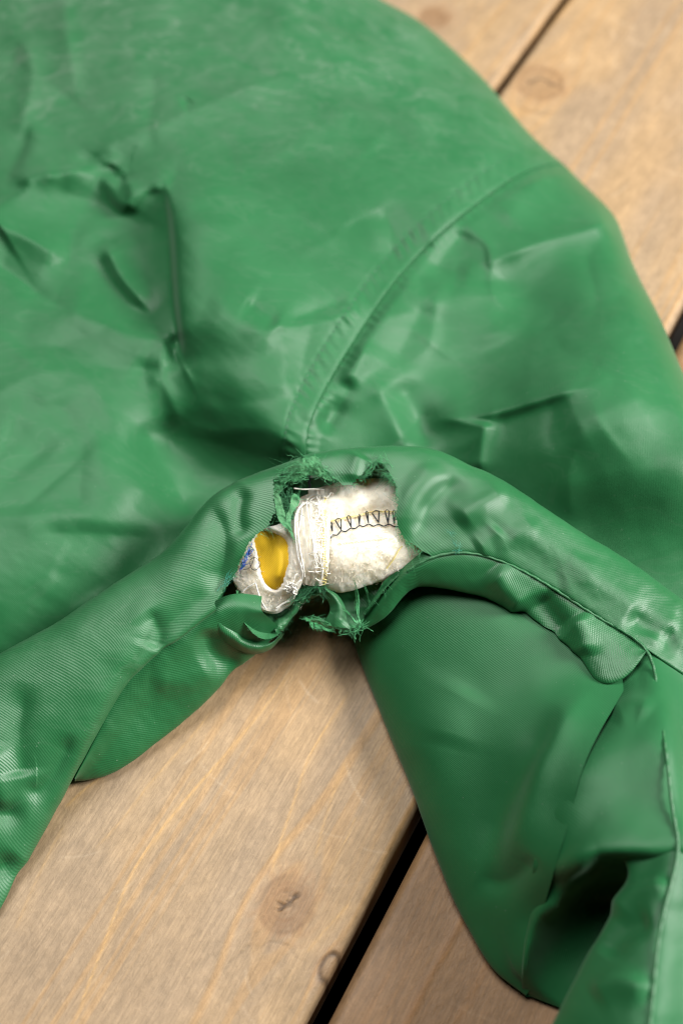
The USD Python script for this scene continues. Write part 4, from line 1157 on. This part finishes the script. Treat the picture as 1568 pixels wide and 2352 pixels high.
def tangle(centers, n, rad, L, r, mat, seed, z_lift=0.0, name='frayed_threads'):
    g = np.random.default_rng(seed)
    n, r = int(n * 0.5), r * 0.75
    c = curve(np.array([at(*c7(x, y), z * 0.001) for x, y, z in centers]), 60)
    tg = np.gradient(c, axis=0)
    tg /= np.linalg.norm(tg, axis=1, keepdims=True)
    m = []
    for k in range(n):
        i = g.integers(60)
        p = c[i] + g.normal(0, rad, 3) * [1, 1, 0.6]
        d = tg[i] * g.choice([-1, 1]) + g.normal(0, 0.40, 3)
        d /= np.linalg.norm(d)
        ln = L * g.uniform(0.5, 1.8)
        t = np.linspace(0, 1, 6)[:, None]
        pts = p + d * ln * (t - 0.5) + g.normal(0, 0.5, 3) * ln * (t - 0.5) ** 2 + g.normal(0, 0.05 * ln, (6, 3))
        m.append(tube(pts, r * g.uniform(0.6, 1.4), 3))
    return obj(name, join(m), mat, J, kind='stuff')


def flap(outline, zs, seed, label, wear=0.6):
    o = curve(c7s(*outline), 120, True)
    o = o + 2.6 * (meshkit.fbm(np.stack([o[:, 0] / 3, o[:, 1] / 3, np.zeros(120)], -1), 2, seed)[:, None] - 0.5) * np.array([[2, 2]])
    zf = rbf([(*c7(x, y), z) for x, y, z in zs])
    P = Polygon(o).buffer(0)
    v, f, pix = height_sheet(np.array(P.exterior.coords)[:-1], lambda u, v: zf(u, v) + rumple(14, 1.3, seed)(u, v), 1.2)
    obj('torn_flap', (v, f), FRAYED, J, uv=at(pix[:, 0], pix[:, 1], 0.07)[:, :2], attrs={'wear': np.full(len(v), wear)}, label=label)
    d = Drape(v)
    p = d(o, 0.0003)
    c0 = o.mean(0)
    n = np.stack([np.gradient(o[:, 1]), -np.gradient(o[:, 0])], 1)
    n /= np.linalg.norm(n, axis=1, keepdims=True) + 1e-9
    n = n * np.sign(((o - c0) * n).sum(1))[:, None]
    fray(p, RGT * n[:, :1] - UPV * n[:, 1:] + 0.3 * view, 260, 0.0026, 0.00011, GREEN_T, seed=seed, curl=0.5)


flap([(425, 300), (432, 230), (480, 180), (560, 125), (640, 100), (695, 98), (728, 152), (760, 205), (800, 250), (740, 235), (660, 205), (600, 225), (560, 250), (500, 260), (470, 320), (440, 340)],
     [(430, 300, 73), (480, 200, 77), (560, 130, 81), (690, 100, 83), (725, 155, 82), (640, 205, 79), (800, 250, 77), (500, 255, 76), (600, 160, 83)], 61, 'ragged flap of frayed green cloth at the top of the tear')
flap([(425, 300), (450, 320), (480, 400), (505, 470), (540, 560), (560, 640), (525, 570), (480, 525), (448, 480), (435, 400)], [(425, 300, 74), (480, 400, 73), (440, 420, 73), (505, 480, 72), (545, 590, 70), (560, 640, 69)], 62, 'narrow frayed green strip hanging over the fleece', 0.9)
flap([(545, 330), (585, 350), (560, 420), (535, 480), (525, 560), (505, 520), (512, 440), (530, 380)], [(565, 335, 73), (545, 420, 72), (520, 500, 71), (520, 550, 70)], 63, 'short frayed green strip beside the white threads', 0.9)
tangle([(440, 250, 78), (500, 190, 81), (580, 150, 84), (660, 130, 84), (710, 140, 84)], 90, 0.0022, 0.007, 0.00011, GREEN_T, 11)
tangle([(500, 250, 77), (580, 215, 79), (680, 195, 80), (780, 215, 80), (840, 260, 77)], 110, 0.0018, 0.006, 0.00011, GREEN_T, 12)
tangle([(470, 290, 73), (490, 360, 72), (520, 430, 71)], 130, 0.0022, 0.007, 0.00010, GREEN_D, 15)
tangle([(1000, 215, 78), (1040, 150, 80), (1080, 120, 80), (1130, 150, 79)], 120, 0.0012, 0.006, 0.00012, GREEN_T, 16)
tangle([(560, 990, 47), (620, 945, 49), (690, 900, 51), (740, 930, 50)], 380, 0.0016, 0.006, 0.00012, GREEN_D, 17)
tangle([(690, 870, 55), (700, 900, 52), (720, 930, 50)], 120, 0.0010, 0.006, 0.00012, GREEN_D, 18)
tangle([(640, 1115, 39), (720, 1130, 39), (820, 1160, 38), (900, 1180, 37), (980, 1150, 38)], 200, 0.0012, 0.006, 0.00013, GREEN_T, 19)
tangle([(930, 1180, 37), (940, 1210, 36), (950, 1240, 35)], 16, 0.0012, 0.005, 0.00014, GREEN_T, 20)
tangle([(100, 915, 59), (130, 870, 60), (165, 830, 60)], 50, 0.0010, 0.005, 0.00012, TEAL_T, 21)
tangle([(1500, 560, 73), (1530, 570, 73), (1555, 585, 73)], 12, 0.0004, 0.004, 0.00014, TEAL_T, 22)
tangle([(1560, 640, 71), (1590, 665, 70), (1560, 690, 69)], 22, 0.0007, 0.004, 0.00014, TEAL_T, 23)
for k, (x0, y0, x1, y1, x2, y2) in enumerate([(645, 1125, 630, 1120, 622, 1105), (665, 1135, 668, 1165, 675, 1190), (690, 1140, 705, 1170, 730, 1190), (680, 1138, 690, 1175, 705, 1185), (710, 1150, 750, 1180, 790, 1185), (650, 1130, 655, 1150, 650, 1165),
                                              (945, 1140, 955, 1000, 925, 860), (960, 1130, 945, 1030, 930, 900), (1025, 1020, 1010, 950, 985, 895), (940, 1140, 900, 1090, 862, 1050), (965, 1130, 940, 1060, 950, 980)]):
    g = np.random.default_rng(200 + k)
    m = []
    for j in range(9 if k < 6 else 6):
        w = g.normal(0, 4, (3, 2))
        pts = [at(*c7(x0 + w[0, 0], y0 + w[0, 1]), 0.040), at(*c7(x1 + w[1, 0], y1 + w[1, 1]), 0.044), at(*c7(x2 + w[2, 0] * 1.5, y2 + w[2, 1] * 1.5), 0.040 if k < 6 else 0.062)]
        m.append(tube(np.array(pts), 0.00015, 4, True, smooth_n=9))
    obj('frayed_tuft', join(m), GREEN_T, J)
g_ = Drape(cup_v)
fray(*edge([(190, 935), (196, 1000), (208, 1085), (262, 1170), (330, 1228), (412, 1238), (480, 1185), (545, 1105)][::-1], g_), 300, 0.0014, 0.00010, GREEN_T, seed=31)
fray(*edge([(985, 1085), (1070, 985), (1200, 850), (1390, 745)], Drape(hem_v)), 160, 0.0016, 0.00010, GREEN_T, seed=32)
fray(*edge([(445, 1215), (545, 1105), (600, 1020), (665, 985), (745, 968)], Drape(strip1)), 260, 0.0018, 0.00010, GREEN_D, seed=33)
